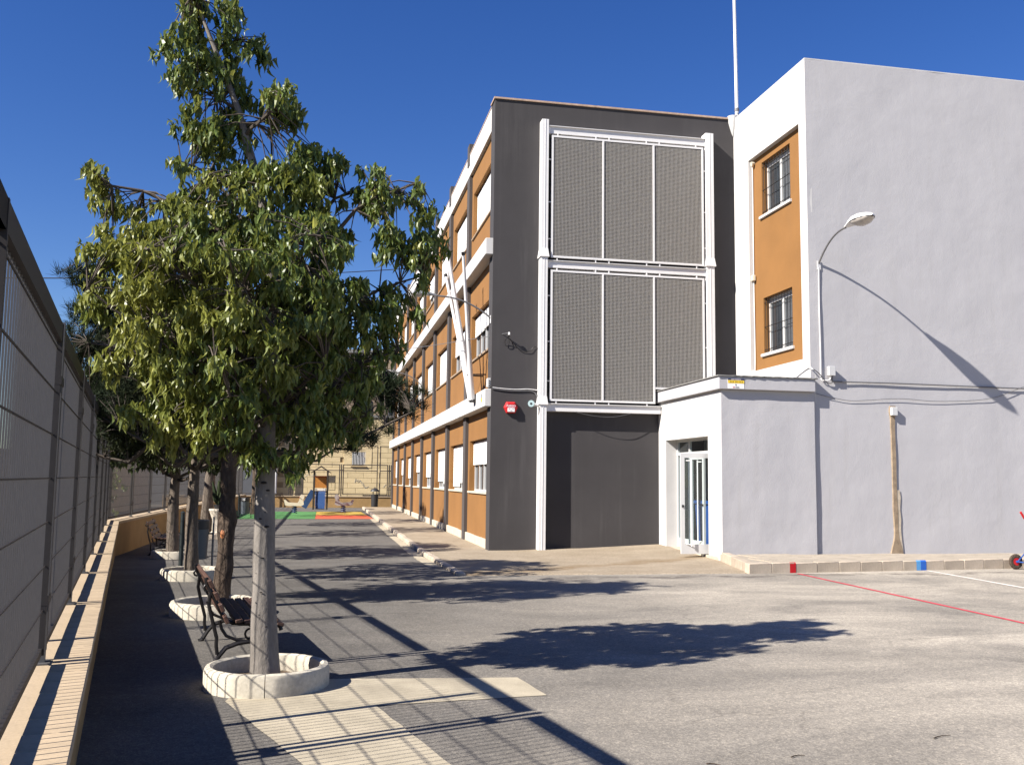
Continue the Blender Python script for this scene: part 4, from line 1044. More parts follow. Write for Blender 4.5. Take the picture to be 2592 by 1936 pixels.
def branches_for(trunk, clusters, nmain, mb, r0=.030, rise=.55, zmin=1.7, seed=1):
    """main limbs to far cluster centres, twigs to the rest; returns nothing, fills mb"""
    rs = np.random.default_rng(seed); cl = np.array(clusters); idx = []
    d2 = np.full(len(cl), 1e9); cur = int(rs.integers(len(cl)))
    for _ in range(min(nmain, len(cl))):
        idx.append(cur); d2 = np.minimum(d2, ((cl - cl[cur]) ** 2).sum(1)); cur = int(d2.argmax())
    nodes = []
    for i in idx:
        e = Vector(cl[i]); ax, _ = polyline_at(trunk, e.z); hd = (Vector((e.x - ax.x, e.y - ax.y, 0))).length
        b0, _ = polyline_at(trunk, max(zmin, e.z - hd * rise)); pts = []
        for k in range(8):
            t = k / 7; p = b0.lerp(e, t); p.z += -.10 * hd * math.sin(t * math.pi) * (1 if rs.random() < .5 else -.3)
            p += Vector(rs.normal(0, .012, 3)) * (1 if 0 < k < 7 else 0); pts.append(p)
        rr = r0 * (.45 + .35 * hd); mb.tube(pts, [rr * (1 - .85 * k / 7) + .003 for k in range(8)], 6); nodes += pts[2:]
    N = np.array([tuple(p) for p in nodes])
    for c in cl:
        near_ = np.argsort(((N - c) ** 2).sum(1))[:4]; j = int(near_[rs.integers(4)])
        if ((N[j] - c) ** 2).sum() > .14: j = int(near_[0])
        a = Vector(N[j]); e = Vector(c)
        if (a - e).length < .03: continue
        m = a.lerp(e, .5) + Vector((0, 0, .03)); mb.tube([a, m, e], [.0065, .005, .003], 4, False)

def leaves_on(clusters, per, spread, seed, size=(.75, 1.2), density=None):
    rs = np.random.default_rng(seed); pos = []; yaw = []
    for i, c in enumerate(clusters):
        n = int(per * rs.uniform(.7, 1.3)); o = rs.normal(0, 1, (n, 3)); o /= np.linalg.norm(o, axis=1)[:, None] + 1e-9
        o *= (rs.random((n, 1)) ** .5) * spread * rs.uniform(.75, 1.2); o[:, 2] *= .8; pos.append(np.array(c) + o); yaw.append(np.arctan2(o[:, 1], o[:, 0]) + math.pi / 2)
    pos = np.concatenate(pos); n = len(pos); yaw = np.concatenate(yaw) + rs.normal(0, .7, n)
    pitch = rs.normal(.14, .30, n); roll = rs.normal(0, .24, n)
    return pos, rot_zxy(yaw, pitch, roll), rs.uniform(size[0], size[1], n)

def trunk_mesh(pts, radii, n=16, bumpy=.03, seed=0, freq=3.0):
    mb = MB(); P = []; Rr = []
    for i in range(len(pts) - 1):
        m = 8
        for k in range(m):
            t = k / m; P.append(Vector(pts[i]).lerp(Vector(pts[i + 1]), t)); Rr.append(radii[i] * (1 - t) + radii[i + 1] * t)
    P.append(Vector(pts[-1])); Rr.append(radii[-1]); mb.tube(P, Rr, n)
    out = []
    for i, v in enumerate(mb.v):
        k = min(i // n, len(P) - 1); d = Vector(v) - P[k]; q = mnoise.noise((v[0] * freq + seed, v[1] * freq, v[2] * freq * .8)); out.append(tuple(P[k] + d * (1 + bumpy * q * 2)))
    mb.v = out; mb.smooth = True; return mb

def add_leaves(tree, pos, rot, scl, shape, mat, nparts, campos=Vector((0, 0, 1.6))):
    bv, bf = shape
    if nparts:
        # the leaves that show largest: the nearest on the camera side of the crown
        d = np.linalg.norm(pos - np.array(campos), axis=1) / scl; order = np.argsort(d); big, rest = order[:nparts], order[nparts:]
        me = bpy.data.meshes.new('leaf'); me.from_pydata(bv.tolist(), [], bf); me.materials.append(M[mat]); me.update()
        for i in big:
            o = bpy.data.objects.new('leaf', me); C.objects.link(o); o.parent = tree
            Mx = Matrix(rot[i].tolist()).to_4x4(); Mx = Matrix.Translation(Vector(pos[i]) - WL[tree]) @ Mx @ Matrix.Scale(float(scl[i]), 4); o.matrix_local = Mx
        pos, rot, scl = pos[rest], rot[rest], scl[rest]
    v, f = scatter_mesh(bv, bf, pos, rot, scl)
    v = v - np.array(WL[tree]); me = bpy.data.meshes.new('foliage'); me.from_pydata(v.tolist(), [], f); me.materials.append(M[mat]); me.update()
    o = bpy.data.objects.new('foliage', me); C.objects.link(o); o.parent = tree; o['kind'] = 'stuff'
    return o

# --- the nearest tree: crown built as leaf clusters filling a tapering, uneven volume about the trunk
TR = [(-.39, 7.80, .0), (-.41, 7.80, .39), (-.43, 7.8, .85), (-.44, 7.8, 1.31), (-.45, 7.8, 1.78), (-.45, 7.8, 2.26), (-.44, 7.8, 2.9), (-.47, 7.8, 3.33), (-.53, 7.8, 3.69), (-.63, 7.8, 4.1), (-.77, 7.8, 4.57), (-.93, 7.8, 4.97), (-1.08, 7.8, 5.32), (-1.17, 7.8, 5.6)]
RR = [.122, .104, .088, .080, .072, .066, .056, .049, .044, .036, .028, .02, .013, .006]
t1 = thing('leafy_tree', (-.39, 7.80, .05), 'nearest tree, smooth pale trunk and tall tapering crown of drooping leaves', 'tree', 'trees in a row along the boundary wall')
def near_tree():
    trunk_mesh(TR, RR, 18, .035, 3, 4).build('trunk', 'trunk', t1)
    # bark scars seen on the lit side of the trunk
    for z, a, s in ((1.56, -95, 1.3), (1.50, -70, .9), (1.33, -85, .8), (1.28, -110, .7), (1.22, -75, 1.1), (.98, -95, .7), (1.02, -120, .5), (.72, -100, .6), (.55, -110, .5), (.46, -78, 1.1), (.86, -130, .5), (.64, -125, .4)):
        c, i = polyline_at(TR, z); r = RR[i] * .985; aa = math.radians(a); d = Vector((math.cos(aa), math.sin(aa), 0)); p = c + d * r
        k = MB(); sd = Vector((-d.y, d.x, 0)); n = 8
        vs = [p + d * .004] + [p + sd * (math.cos(q * 2 * math.pi / n) * .020 * s) + Vector((0, 0, math.sin(q * 2 * math.pi / n) * .009 * s)) - d * .004 for q in range(n)]
        k.add(vs, [(0, 1 + q, 1 + (q + 1) % n) for q in range(n)]); k.build('bark_scar', 'knot', t1)
    # crown profile: (z, left, right) half widths in x about the trunk axis, measured on the photograph
    prof = [(1.72, -.20, .36), (1.85, -.34, .62), (2.1, -.78, .86), (2.4, -1.20, 1.02), (2.7, -1.54, 1.14), (2.95, -1.64, 1.26), (3.2, -1.60, 1.28), (3.45, -1.42, 1.15), (3.65, -1.22, .98), (3.85, -.95, .74), (4.05, -.72, .62), (4.25, -.52, .45), (4.45, -.50, .34), (4.7, -.40, .26), (4.9, -.38, .2), (5.1, -.34, .2), (5.35, -.18, .16), (5.6, -.08, .2)]
    zs = np.array([p[0] for p in prof]); Ls = np.array([p[1] for p in prof]); Rs = np.array([p[2] for p in prof])
    rs = np.random.default_rng(5); cl = []
    def try_add(p, md):
        for q in cl[-900:]:
            if (p[0] - q[0]) ** 2 + (p[1] - q[1]) ** 2 + (p[2] - q[2]) ** 2 < md * md: return False
        cl.append(p); return True
    # outer tufts whose outlines show against the sky: (dx from axis, dy, z, radius)
    tufts = [(-.36, -.1, 5.03, .14), (-.42, .05, 4.88, .12), (.30, 0, 5.28, .18), (.42, .05, 5.15, .15), (.05, 0, 5.52, .17), (.22, -.05, 5.45, .13), (-.22, .0, 5.2, .18), (-.05, 0, 5.0, .16), (-.22, -.1, 4.8, .18),
             (.38, .0, 4.70, .20), (.50, .05, 4.62, .15), (.33, -.05, 4.58, .15), (-.42, 0, 4.45, .16), (-.15, 0, 4.4, .2), (.50, .1, 4.28, .17), (.62, 0, 4.16, .18), (.78, -.05, 4.22, .14), (.20, 0, 4.05, .2), (.45, -.1, 3.98, .2),
             (1.08, .1, 4.10, .18), (1.18, 0, 3.98, .17), (1.02, .05, 3.9, .18), (1.50, .05, 4.00, .12), (1.52, 0, 3.90, .11), (1.28, 0, 3.6, .2), (1.45, .05, 3.68, .14), (1.12, -.1, 3.62, .2), (1.38, -.05, 3.50, .15),
             (-1.36, 0, 3.98, .13), (-1.42, .05, 3.80, .13), (-1.22, 0, 3.72, .13), (-1.34, -.05, 3.45, .15), (-1.48, 0, 3.36, .12), (-1.5, .1, 2.86, .15), (-1.46, -.1, 3.05, .15), (-1.36, .1, 2.5, .15), (1.1, .1, 3.1, .2), (.98, 0, 2.75, .2), (.88, .05, 2.4, .18), (.80, -.1, 2.15, .15),
             (.42, -.2, 1.92, .14), (.55, -.15, 2.04, .16), (-.05, -.25, 1.78, .13), (-.55, -.2, 1.85, .16), (.22, -.3, 1.72, .09), (.3, -.25, 1.65, .08), (-.85, -.1, 1.95, .18), (-1.1, 0, 2.12, .18), (1.35, .1, 3.32, .12), (1.3, 0, 3.0, .1)]
    for dx, dy, z, r in tufts:
        ax, _ = polyline_at(TR, z)
        for _ in range(max(2, int(9 * (r / .17) ** 2))):
            o = rs.normal(0, .5, 3) * r; cl.append((ax.x + dx * .9 + o[0] * .85, ax.y + dy + o[1] * 1.3, z + o[2] * .85))
    tries = 0
    target = 1750
    while len(cl) < target and tries < 60000:
        tries += 1
        z = rs.uniform(1.72, 5.5); wl, wr = np.interp(z, zs, Ls), np.interp(z, zs, Rs); half = (wr - wl) / 2
        if rs.random() > (half / 1.45) ** 1.5 * (1 if z < 3.6 else .85): continue
        ang = rs.uniform(0, 2 * math.pi); rad = math.sqrt(rs.random()) if rs.random() < .45 else rs.uniform(.62, 1.0)
        ax, _ = polyline_at(TR, z); x = ax.x + (wl + wr) / 2 * .86 + math.cos(ang) * rad * half * .80; y = ax.y + .12 + math.sin(ang) * rad * half * .78
        g = mnoise.noise((x * 2.3, y * 2.3, z * 3.1 + 4))
        if g < (-.06 if z > 3.6 else -.05 if x > ax.x + .5 else -.12) - (.25 if rad < .55 else 0): continue                                  # holes in the crown
        if try_add((x, y, z), .155):
            for _ in range(int(rs.integers(2, 5))):
                q = rs.normal(0, .055, 3); cl.append((x + q[0], y + q[1], z - abs(q[2]) * 1.1))
    B = MB(); branches_for(TR, cl, 46, B, .026, .5, 1.75, 3); B.smooth = True; B.build('branches', 'twig', t1)
    pos, rot, scl = leaves_on(cl, 14, .098, 9, (.6, 1.22))
    keep = ~((pos[:, 2] < 1.6) | ((pos[:, 0] > -.12) & (pos[:, 2] < 1.78)))
    add_leaves(t1, pos[keep], rot[keep], scl[keep], leaf_shape(.110, .039), 'leaf', 300)
near_tree()

def simple_tree(loc, label, height, crown_r, zlow, seed, trunk_mat, r0, lean=(0, 0), nclus=230, per=16, bumpy=.05, name='leafy_tree', fork=False):
    x, y, z0 = loc; t = thing(name, loc, label, 'tree', 'trees in a row along the boundary wall'); rs = np.random.default_rng(seed)
    T = [(x + lean[0] * s + .04 * math.sin(s * 7 + seed), y + lean[1] * s, z0 - .05 + height * .9 * s) for s in np.linspace(0, 1, 9)]
    rad = [r0 * 1.15, r0, r0 * .92, r0 * .8, r0 * .62, r0 * .45, r0 * .3, r0 * .16, .012]
    trunk_mesh(T, rad, 14, bumpy, seed, 4).build('trunk', trunk_mat, t)
    cl = []; tries = 0
    while len(cl) < nclus and tries < 20000:
        tries += 1; s = rs.random(); z = zlow + (height - zlow) * s
        prof_ = crown_r * (math.sin(math.pi * min(1, (s * .88 + .12))) ** .6); a = rs.uniform(0, 6.283); r = math.sqrt(rs.random()) * prof_
        ax, _ = polyline_at(T, z0 + z); p = (ax.x + r * math.cos(a), ax.y + r * math.sin(a), z0 + z)
        if mnoise.noise((p[0] * 1.3 + seed, p[1] * 1.3, p[2] * 1.5)) < -.2: continue
        cl.append(p)
    B = MB(); branches_for(T, cl, 22, B, .035, .5, z0 + zlow * .85, seed); B.smooth = True; B.build('branches', 'twig', t)
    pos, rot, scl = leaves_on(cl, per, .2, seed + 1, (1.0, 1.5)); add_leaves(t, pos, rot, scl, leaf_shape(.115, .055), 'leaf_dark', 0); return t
simple_tree((-2.02, 15.95, gh(-2, 15.95)), 'second leafy tree, mottled trunk in a white ring beyond the pine', 4.6, 2.05, 2.0, 21, 'mottled', .105, (.1, .1), 520)
simple_tree((-3.08, 21.6, gh(-3, 21.6)), 'leafy tree with lit mottled trunk beside the far bench', 4.7, 2.4, 1.95, 22, 'mottled', .125, (-.05, .05), 560)
simple_tree((-3.25, 29.2, gh(-3.2, 29.2)), 'leafy tree with straight trunk beside the stone pedestal', 6.2, 2.1, 2.6, 23, 'mottled', .17, (.05, 0), 260)
simple_tree((-3.35, 35.5, gh(-3.3, 35.5)), 'far leafy tree between the pedestal and the far litter bin', 6.3, 2.2, 2.7, 24, 'mottled', .16, (.1, 0), 240)
simple_tree((-2.95, 44.6, 0), 'far leafy tree with dark trunk behind the green play surface', 6.6, 2.4, 2.6, 25, 'bark', .19, (-.1, 0), 260)

def pine():
    x, y, z0 = -1.23, 12.35, 0
    t = thing('pine_tree', (x, y, z0), 'pine with rough knotted trunk and dark needle tufts behind the nearest tree', 'tree', 'trees in a row along the boundary wall')
    T = [(-1.18, y, -.02), (-1.17, y, .3), (-1.16, y, .55), (-1.155, y, .8), (-1.135, y, 1.05), (-1.145, y, 1.3), (-1.15, y, 1.9), (-1.12, y, 2.6), (-1.1, y, 3.4), (-1.15, y + .1, 4.2), (-1.2, y + .1, 4.9)]
    rad = [.13, .108, .104, .098, .112, .092, .095, .085, .065, .04, .015]
    trunk_mesh(T, rad, 18, .10, 8, 6).build('trunk', 'bark', t)
    w = MB(); c = Vector((-1.155, y, .90)); d = Vector((-.30, -.95, 0)); sd = Vector((.93, -.35, 0)); n = 10
    vs = [c + d * .118] + [c + d * .100 + sd * (.028 * math.cos(q * 2 * math.pi / n)) + Vector((0, 0, .062 * math.sin(q * 2 * math.pi / n) * random.uniform(.7, 1.1))) for q in range(n)]
    w.add(vs, [(0, 1 + q, 1 + (q + 1) % n) for q in range(n)]); w.build('resin_wound', 'resin', t)
    rs = np.random.default_rng(31); cl = []
    lobes = [(-2.84, 0, 4.02, .34), (-2.86, .1, 3.55, .34), (-2.95, -.1, 3.15, .34), (-2.55, .2, 2.6, .5), (-2.75, .2, 2.3, .4), (-2.2, .3, 2.1, .4), (-1.7, .3, 2.15, .4), (-2.2, -.3, 2.45, .5), (-1.6, -.2, 2.35, .45), (-.9, .1, 2.4, .4), (-.1, .3, 3.85, .38), (-.3, 0, 3.4, .4), (.3, .3, 2.85, .42), (.85, .1, 2.72, .33), (.95, .3, 2.55, .3), (.45, 0, 2.15, .32), (.0, -.2, 2.3, .4),
             (-1.2, 0, 4.5, .5), (-2.2, .2, 4.3, .5), (-1.8, .4, 3.6, .6), (-.6, .5, 3.1, .5), (-1.3, .9, 3.2, .6), (-1.3, -.7, 3.0, .5), (-2.5, .3, 3.2, .5), (-.2, .9, 2.8, .5), (.6, .7, 2.9, .4), (-2.3, .9, 2.8, .5)]
    for lx, ly, lz, lr in lobes:
        for _ in range(int(62 * (lr / .4) ** 1.6)):
            o = rs.normal(0, .48, 3) * lr; cl.append((lx + o[0], y + ly + o[1], lz + o[2] * .8))
    B = MB(); branches_for(T, cl, 26, B, .04, .25, 1.9, 4); B.smooth = True; B.build('branches', 'twig', t)
    # needles: long thin blades radiating from each shoot tip
    bv = np.array([(-.0042, 0, 0), (.0042, 0, 0), (.0008, 0, .135), (0, .0036, .065)]); bf = [(0, 1, 2), (0, 3, 2)]
    P = []; Yw = []; Pt = []
    for c in cl:
        n = int(rs.uniform(34, 52)); up = rs.uniform(0, 6.28); P.append(np.array(c) + rs.normal(0, .022, (n, 3))); Yw.append(rs.uniform(0, 6.283, n)); Pt.append(np.clip(rs.normal(1.0, .5, n), .05, 2.2))
    P = np.concatenate(P); Yw = np.concatenate(Yw); Pt = np.concatenate(Pt)
    add_leaves(t, P, rot_zxy(Yw, Pt, np.zeros(len(P))), rs.uniform(.75, 1.25, len(P)), (bv, bf), 'needle', 0)
pine()

# ------------------------------------------------------------------ playground at the end of the yard
gr = sheet('rubber_mat', [(-6.2, 41.2), (-.27, 41.7), (-.27, 50.5), (-6.2, 50.5)], 'mat_green', None, None, .010, .01); tag(gr, 'green rubber play surface at the far end of the yard', 'mat')
rd = sheet('rubber_mat', [(-.265, 41.7), (2.20, 42.0), (2.12, 46.0), (-.265, 46.0)], 'mat_red', None, None, .010, .01); tag(rd, 'orange red rubber play surface before the pavement', 'mat')
yl = sheet('rubber_mat', [(-.265, 46.01), (2.12, 46.01), (2.0, 50.5), (-.265, 50.5)], 'mat_yellow', None, None, .010, .01); tag(yl, 'ochre yellow rubber play surface behind the red one', 'mat')
tw = thing('slide_tower', (-.09, 50.2, 0), 'small timber play tower with gabled top and blue slide', 'slide')
def tower():
    for x in (-.43, .25):
        for y in (50.0, 50.9): MB().box(x - .045, x + .045, y - .045, y + .045, 0, 1.98).build('post', 'play_wood', tw)
    MB().box(-.43, .25, 50.0, 50.9, .88, .94).build('deck', 'play_wood', tw)
    MB().box(-.385, .205, 50.86, 50.9, 1.1, 1.72).build('back_panel', 'play_orange', tw)
    MB().box(-.385, .205, 50.84, 50.858, 1.66, 1.72).build('panel_edge', 'play_red', tw)
    for s in (-1, 1):
        R = MB(); R.prism([(-.09, 2.24), (-.09 + s * .50, 1.90), (-.09 + s * .50, 1.86), (-.09, 2.17)], 1, 49.9, 51.0); R.build('roof_board', 'play_wood', tw)
    S = MB(); prof_ = [(49.98, .96), (49.6, .82), (49.1, .5), (48.7, .22), (48.4, .12), (48.2, .11)]
    S.add([(x, yy, zz) for x in (-.31, .13) for yy, zz in prof_] + [(x, yy, zz - .03) for x in (-.31, .13) for yy, zz in prof_], [(i, i + 1, 6 + i + 1, 6 + i) for i in range(5)] + [(12 + i, 12 + i + 1, 18 + i + 1, 18 + i) for i in range(5)])
    S.build('slide_chute', 'slide_blue', tw)
    for x in (-.34, .14):
        E = MB(); E.add([(x + o, yy, zz + d) for o in (0, .025) for yy, zz in prof_ for d in (-.04, .12)], [(2 * i, 2 * i + 2, 2 * i + 3, 2 * i + 1) for i in range(5)] + [(12 + 2 * i, 12 + 2 * i + 2, 12 + 2 * i + 3, 12 + 2 * i + 1) for i in range(5)] + [(2 * i + 1, 2 * i + 3, 12 + 2 * i + 3, 12 + 2 * i + 1) for i in range(5)])
        E.build('slide_side', 'slide_blue', tw)
    MB().bar((-.31, 49.97, 1.02), (.13, 49.97, 1.02), .05, .05).build('grab_bar', 'white_board', tw)
    MB().bar((-.45, 50.4, .95), (-.92, 50.3, .1), .30, .05, up=(0, 1, 0)).build('climbing_board', 'slide_blue', tw)
    N = MB()
    for q in range(3): N.tube([(.28, 50.45, 1.0 + q * .37), (.66, 50.45, 1.0 + q * .37)], .014, 6)
    for xx in (.30, .64): N.tube([(xx, 50.45, 1.0), (xx, 50.45, 1.74)], .014, 6)
    N.build('side_ladder', 'tube', tw)
    MB().box(.31, .63, 50.44, 50.455, 1.39, 1.72).build('side_panel', 'play_grey', tw)
tower()
def rocker(loc, label, body, seat, flip):
    t = thing('spring_rocker', loc, label, 'play rocker', 'spring rockers on the play surface'); x, y, z = loc; s = -1 if flip else 1
    sp = [(x + .10 * math.cos(a), y + .10 * math.sin(a), z + .02 + .34 * a / (8 * math.pi)) for a in np.linspace(0, 8 * math.pi, 60)]
    MB().tube(sp, .022, 6).build('spring', 'slide_blue', t, smooth=True)
    MB().box(x - .28, x + .28, y - .11, y + .11, z + .40, z + .46).build('seat', seat, t, bevel=.01)
    outline = [(-.42, .38), (-.48, .62), (-.40, .60), (-.30, .50), (.12, .47), (.20, .60), (.22, .80), (.30, .86), (.40, .82), (.42, .72), (.36, .62), (.40, .40), (.30, .34), (-.30, .34)]
    for yy in (y - .15, y + .13):
        MB().prism([(x + s * px_, z + pz_) for px_, pz_ in outline], 1, yy, yy + .02).build('side_panel', body, t)
    MB().tube([(x + s * .2, y - .2, z + .72), (x + s * .2, y + .2, z + .72)], .015, 6).build('handle', 'play_red', t)
rocker((-1.2, 44.2, .01), 'cream spring rocker with red seat on a blue spring on the green surface', 'play_cream', 'play_red', False)
rocker((.98, 45.3, .01), 'grey spring rocker on the red surface right of the slide', 'play_grey', 'play_wood', True)

db = thing('domed_litter_bin', (2.98, 55.9, 0), 'black litter bin with domed lid by the end wall', 'litter bin')
MB().lathe([(.001, .0), (.19, .0), (.21, .72), (.001, .72)], (2.98, 55.9, 0), 18).build('body', 'black_plastic', db, smooth=True)
MB().lathe([(.26, .88), (.24, .95), (.16, 1.02), (.04, 1.05), (.03, 1.12), (.001, 1.13)], (2.98, 55.9, 0), 18).build('dome', 'black_plastic', db, smooth=True)
for a in (0, 120, 240): MB().tube([(2.98 + .19 * math.cos(math.radians(a)), 55.9 + .19 * math.sin(math.radians(a)), .7), (2.98 + .2 * math.cos(math.radians(a)), 55.9 + .2 * math.sin(math.radians(a)), .9)], .02, 6).build('stay', 'black_plastic', db)

ew = thing('end_wall', (0, 58, 0), 'low ochre wall closing the far end of the play yard', 'wall')
MB().box(-9, 9, 58, 58.25, -.2, .50).build('wall_body', 'wall_orange', ew); MB().box(-9, 9, 57.96, 58.29, .502, .55).build('coping', 'coping', ew)
ff = thing('ball_fence', (1, 58.1, .55), 'dark tubular ball fence frames standing on the far low wall', 'fence')
def ball():
    for xa, xb in ((-4.7, -1.95), (-1.70, .98), (1.20, 3.83), (4.05, 6.7)):
        F = MB(); r = .03
        F.tube([(xa, 58.12, .66), (xb, 58.12, .66)], r, 6).tube([(xa, 58.12, 2.42), (xb, 58.12, 2.42)], r, 6).tube([(xa, 58.12, .63), (xa, 58.12, 2.45)], r, 6).tube([(xb, 58.12, .63), (xb, 58.12, 2.45)], r, 6)
        F.build('frame', 'tube', ff)
    for xp in (-1.83, 1.09, 3.94):
        MB().box(xp - .035, xp + .035, 58.08, 58.16, .55, 2.45).build('post', 'tube', ff)
        for z in (.95, 2.1): MB().tube([(xp - .12, 58.12, z), (xp + .12, 58.12, z)], .018, 6).build('clamp', 'tube', ff)
ball()
uf = thing('ball_fence', (2, 61, 2.0), 'upper tubular fence frames standing before the yellow block building', 'fence')
for xa, xb in ((-1.2, 3.4), (3.58, 7.5)):
    F = MB(); F.tube([(xa, 61.5, 2.1), (xb, 61.5, 2.1)], .03, 6).tube([(xa, 61.5, 3.66), (xb, 61.5, 3.66)], .03, 6).tube([(xa, 61.5, 0), (xa, 61.5, 3.69)], .03, 6).tube([(xb, 61.5, 0), (xb, 61.5, 3.69)], .03, 6); F.build('frame', 'tube', uf)

# ------------------------------------------------------------------ buildings beyond
yb_ = thing('block_building', (3, 63, 0), 'sandy yellow block building behind the play yard with a barred window', 'building')
def yellow_building():
    MB().box(-3.0, 14, 63.08, 70, -.2, 5.6).build('wall', 'block_joint', yb_)
    c0 = MB().box(-.5, .5, -.03, .03, .0, .314).build('block', 'yellow_block', yb_, bevel=.006, at=(0, 0, 0)); me = c0.data; first = True
    org = WL[yb_]
    for j in range(17):
        for i in range(16):
            x = -3.0 + .52 + i * 1.02 + (.5 if j % 2 else 0)
            if x > 12.6: continue
            z = j * .33 + .005
            if 1.3 < x < 3.1 and 2.35 < z + .16 < 3.45:
                continue
            o = c0 if first else mesh_obj('block', me, yb_); first = False
            o.location = Vector((x, 63.05 + random.uniform(-.006, .006), z)) - org
    W = MB().box(1.30, 1.83, 63.0, 63.08, 2.31, 3.625).box(2.69, 3.10, 63.0, 63.08, 2.31, 3.625).box(1.83, 2.69, 63.0, 63.08, 3.34, 3.625).box(1.83, 2.69, 63.0, 63.08, 2.31, 2.44)
    wo = W.build('window', 'yellow_block', yb_)
    MB().box(1.83, 2.69, 63.06, 63.075, 2.44, 3.34).build('pane', 'dark_glass', wo); MB().box(1.75, 2.77, 62.95, 63.0, 2.36, 2.42).build('sill', 'block_joint', wo)
    for q in range(9): MB().box(1.86 + q * .098, 1.895 + q * .098, 63.0, 63.02, 2.46, 3.33).build('bar', 'white_metal', wo)
    MB().box(-3.2, 14.2, 62.95, 70, 5.6, 5.75).build('roof', 'roof_felt', yb_)
    for pts in ([(2.05, 1.32), (2.1, 1.62), (2.25, 1.35), (2.4, 1.5), (2.55, 1.2), (2.75, 1.05), (2.85, .98)], [(2.1, 1.45), (2.3, 1.5), (2.6, 1.3), (2.7, 1.0), (2.95, 1.1)], [(-1.1, 1.7), (-.9, 1.85), (-.7, 1.72), (-.5, 1.9), (-.4, 1.8)], [(3.9, 1.05), (4.05, 1.25), (4.2, 1.05), (4.35, 1.2)]):
        MB().tube([(x, 63.018, z) for x, z in pts], .012, 5).build('graffiti_stroke', 'play_grey', yb_)
yellow_building()
gb = thing('grey_building', (-7.5, 62.6, 0), 'grey rendered building, wall darkened to look shaded, with white drainpipe at the left end of the yard', 'building')
MB().box(-14, -3.0, 62.55, 66, -.2, 4.6).build('wall', 'shaded_grey_render', gb); MB().box(-14.2, -2.9, 62.4, 66, 4.6, 4.75).build('roof', 'roof_felt', gb)
MB().tube([(-2.93, 62.45, .55), (-2.93, 62.45, 4.55)], .09, 10).build('drainpipe', 'white_metal', gb, smooth=True)
bb = thing('apartment_block', (4, 84, 0), 'brown apartment block rising far behind the yellow building', 'building')
def apartments():
    MB().box(-1.5, 24, 82, 94, -.2, 12.3).build('wall', 'brown_render', bb); MB().box(-1.7, 24.2, 81.8, 94, 12.3, 12.6).build('roof', 'roof_felt', bb)
    for j in range(3):
        for i in range(6):
            x = .2 + i * 2.6; z = 4.2 + j * 2.7
            w = MB().box(x - .06, x + 1.06, 81.93, 82.0, z - .06, z + 1.36).build('window', 'white_alu', bb); MB().box(x, x + 1.0, 81.9, 81.93, z, z + 1.3).build('pane', 'dark_glass', w)
apartments()
dish = thing('satellite_dish', (2.6, 81.2, 10.4), 'white satellite dish on the brown apartment block', 'dish')
MB().lathe([(.001, 0), (.25, .03), (.5, .12), (.52, .13), (.5, .15), (.25, .06), (.001, .03)], (0, 0, 0), 18).build('reflector', 'white_board', dish, at=(0, 0, 0))
for c_ in child_list(dish): c_.rotation_euler = (math.radians(70), 0, math.radians(-15))
MB().tube([(2.6, 81.2, 10.35), (2.6, 81.9, 10.2)], .04, 6).build('arm', 'galv', dish)

# street side behind the fence
sh = thing('street_house', uv(40, -14, 0), 'low brownish house across the street seen through the wire fence', 'building')
def street():
    def prism_uv(name, mat, u0, u1, v0, v1, z0, z1, parent=sh):
        m = MB(); pts = [uv(u0, v0, 0), uv(u1, v0, 0), uv(u1, v1, 0), uv(u0, v1, 0)]
        m.prism([(p.x, p.y) for p in pts], 2, z0, z1); return m.build(name, mat, parent)
    prism_uv('wall', 'street_render', 6, 86, -20, -12, -.2, 8.0); prism_uv('roof', 'tan_tile', 5.5, 86.5, -20.3, -11.7, 8.0, 8.25)
    for k in range(14):
        u_ = 10 + k * 5.4
        for z in (1.0, 4.6):
            w = prism_uv('window', 'street_render', u_ - .1, u_ + 1.5, -12.0, -11.93, z - .1, z + 1.7); prism_uv('pane', 'dark_glass', u_, u_ + 1.4, -11.93, -11.90, z, z + 1.6, w)
street()
gw = thing('garden_wall', (-9.5, 40, 0), 'pale garden wall across the street seen through the bent fence run', 'wall')
MB().box(-9.9, -9.6, 26, 57, -.2, 2.3).build('wall_body', 'kerb', gw); MB().box(-9.97, -9.53, 25.9, 57.1, 2.3, 2.38).build('coping', 'coping', gw)
def shrub(loc, r, h, label, seed):
    t = thing('shrub', loc, label, 'shrub', 'shrubs across the street'); rs = np.random.default_rng(seed); cl = [(loc[0] + rs.normal(0, .5) * r, loc[1] + rs.normal(0, .5) * r, loc[2] + .3 + rs.random() * h) for _ in range(70)]
    B = MB()
    for c in cl[::3]: B.tube([loc, c], [.02, .006], 5)
    B.build('stems', 'twig', t); pos, rot, scl = leaves_on(cl, 14, .2, seed, (1, 1.6)); add_leaves(t, pos, rot, scl, leaf_shape(.11, .06), 'leaf', 0)
shrub((-7.4, 30.5, 0), .9, 2.2, 'bright green shrub across the street left of the second fence post bay', 51)
shrub((-8.0, 36.5, 0), .8, 1.8, 'green shrub before the garden wall seen beside the leafy trunk', 52)

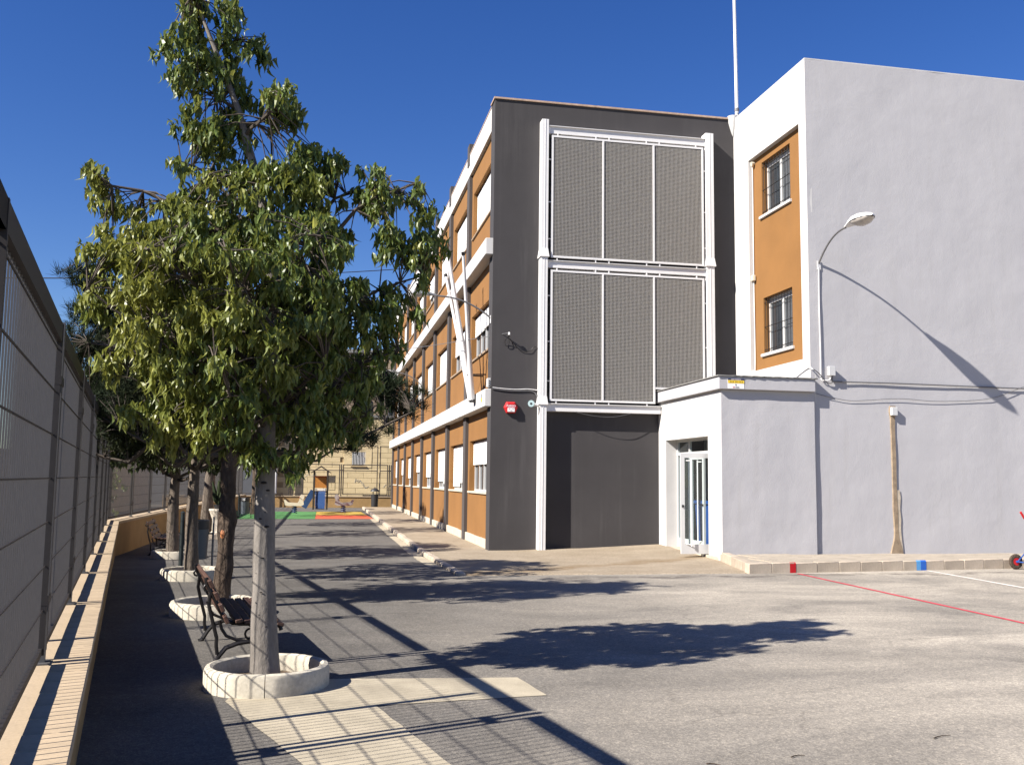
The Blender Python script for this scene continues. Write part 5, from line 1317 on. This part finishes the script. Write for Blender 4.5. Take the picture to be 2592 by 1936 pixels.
# overhead wires
pole = thing('utility_pole', (-8.6, 40, 0), 'wooden utility pole beyond the fence hidden in the crowns', 'pole')
MB().tube([(-8.6, 40, -.2), (-8.6, 40, 9.7)], [.13, .09], 10).build('shaft', 'mottled', pole, smooth=True); MB().bar((-9.1, 40, 9.4), (-8.1, 40, 9.4), .08, .08).build('cross_arm', 'mottled', pole)
cable('overhead_wire', sag((-60, 44, 9.6), (-9.0, 40, 9.45), .5), .022, 'black_iron', 'overhead wire crossing the sky left of the trees')
cable('overhead_wire', sag((-8.2, 40, 9.45), (3.87, 41.2, 10.86), .1), .018, 'black_iron', 'overhead wire from the hidden pole to the orange facade')
cable('overhead_wire', sag((4.24, 22.08, 5.1), (-8.5, 40, 6.2), .45), .008, 'cable', 'thin wire from the wall insulator out past the flagpoles')

# ------------------------------------------------------------------ hand truck at the right edge
ht = thing('hand_truck', (13.35, 16.3, 0), 'blue hand truck with red wheel hub and red grip parked by the kerb', 'hand truck')
def truck():
    for y in (16.15, 16.55):
        w = MB(); cx_, cz = 13.31, .15; n = 22; rr, tr = .105, .045
        vs = []; fs = []
        for i in range(n):
            a = 2 * math.pi * i / n
            for k in range(8):
                bq = 2 * math.pi * k / 8; r_ = rr + tr * math.cos(bq); vs.append((cx_ + r_ * math.cos(a), y + tr * .8 * math.sin(bq), cz + r_ * math.sin(a)))
        for i in range(n):
            for k in range(8): fs.append((i * 8 + k, ((i + 1) % n) * 8 + k, ((i + 1) % n) * 8 + (k + 1) % 8, i * 8 + (k + 1) % 8))
        w.add(vs, fs); w.smooth = True; wo = w.build('wheel', 'bark', ht)
        MB().tube([(cx_, y - .03, cz), (cx_, y + .03, cz)], .072, 16).build('hub', 'red', wo); MB().tube([(cx_, y - .045, cz), (cx_, y - .028, cz)], .025, 10).build('axle_cap', 'blue_bin', wo)
    MB().tube([(13.31, 16.1, .15), (13.31, 16.6, .15)], .014, 8).build('axle', 'blue_bin', ht)
    for y in (16.2, 16.5):
        MB().tube([(13.62, y, .08), (13.58, y, .5), (13.56, y, .85), (13.52, y, .97)], .016, 8).build('side_rail', 'blue_bin', ht, smooth=True)
        MB().tube([(13.52, y, .96), (13.49, y, 1.0), (13.42, y, 1.11)], [.017, .022, .022], 10).build('grip', 'red', ht, smooth=True)
        MB().tube([(13.31, y, .15), (13.59, y, .42)], .012, 6).build('brace', 'blue_bin', ht)
    for z in (.3, .6, .85): MB().tube([(13.60 - z * .05, 16.2, z), (13.60 - z * .05, 16.5, z)], .012, 6).build('cross_bar', 'blue_bin', ht)
    MB().box(13.60, 13.85, 16.15, 16.55, .055, .065).build('toe_plate', 'blue_bin', ht)
truck()
# a few dry leaf stalks lying on the asphalt
for p, a, l, lab in (((3.86, 5.60), .3, .16, 'dry brown twig lying on the asphalt at the lower right'), ((2.2, 5.30), -.5, .08, 'short dark twig lying near the bottom edge of the yard'), ((2.75, 5.35), .2, .10, 'thin dark twig lying right of the short one')):
    q = [Vector((p[0] + math.cos(a) * l * s, p[1] + math.sin(a) * l * s + .02 * math.sin(s * 3), .008)) for s in (0, .3, .6, 1)]
    tag(MB().tube(q, [.004, .0035, .003, .002], 5).build('fallen_twig', 'bark'), lab, 'twig', 'fallen twigs on the yard')
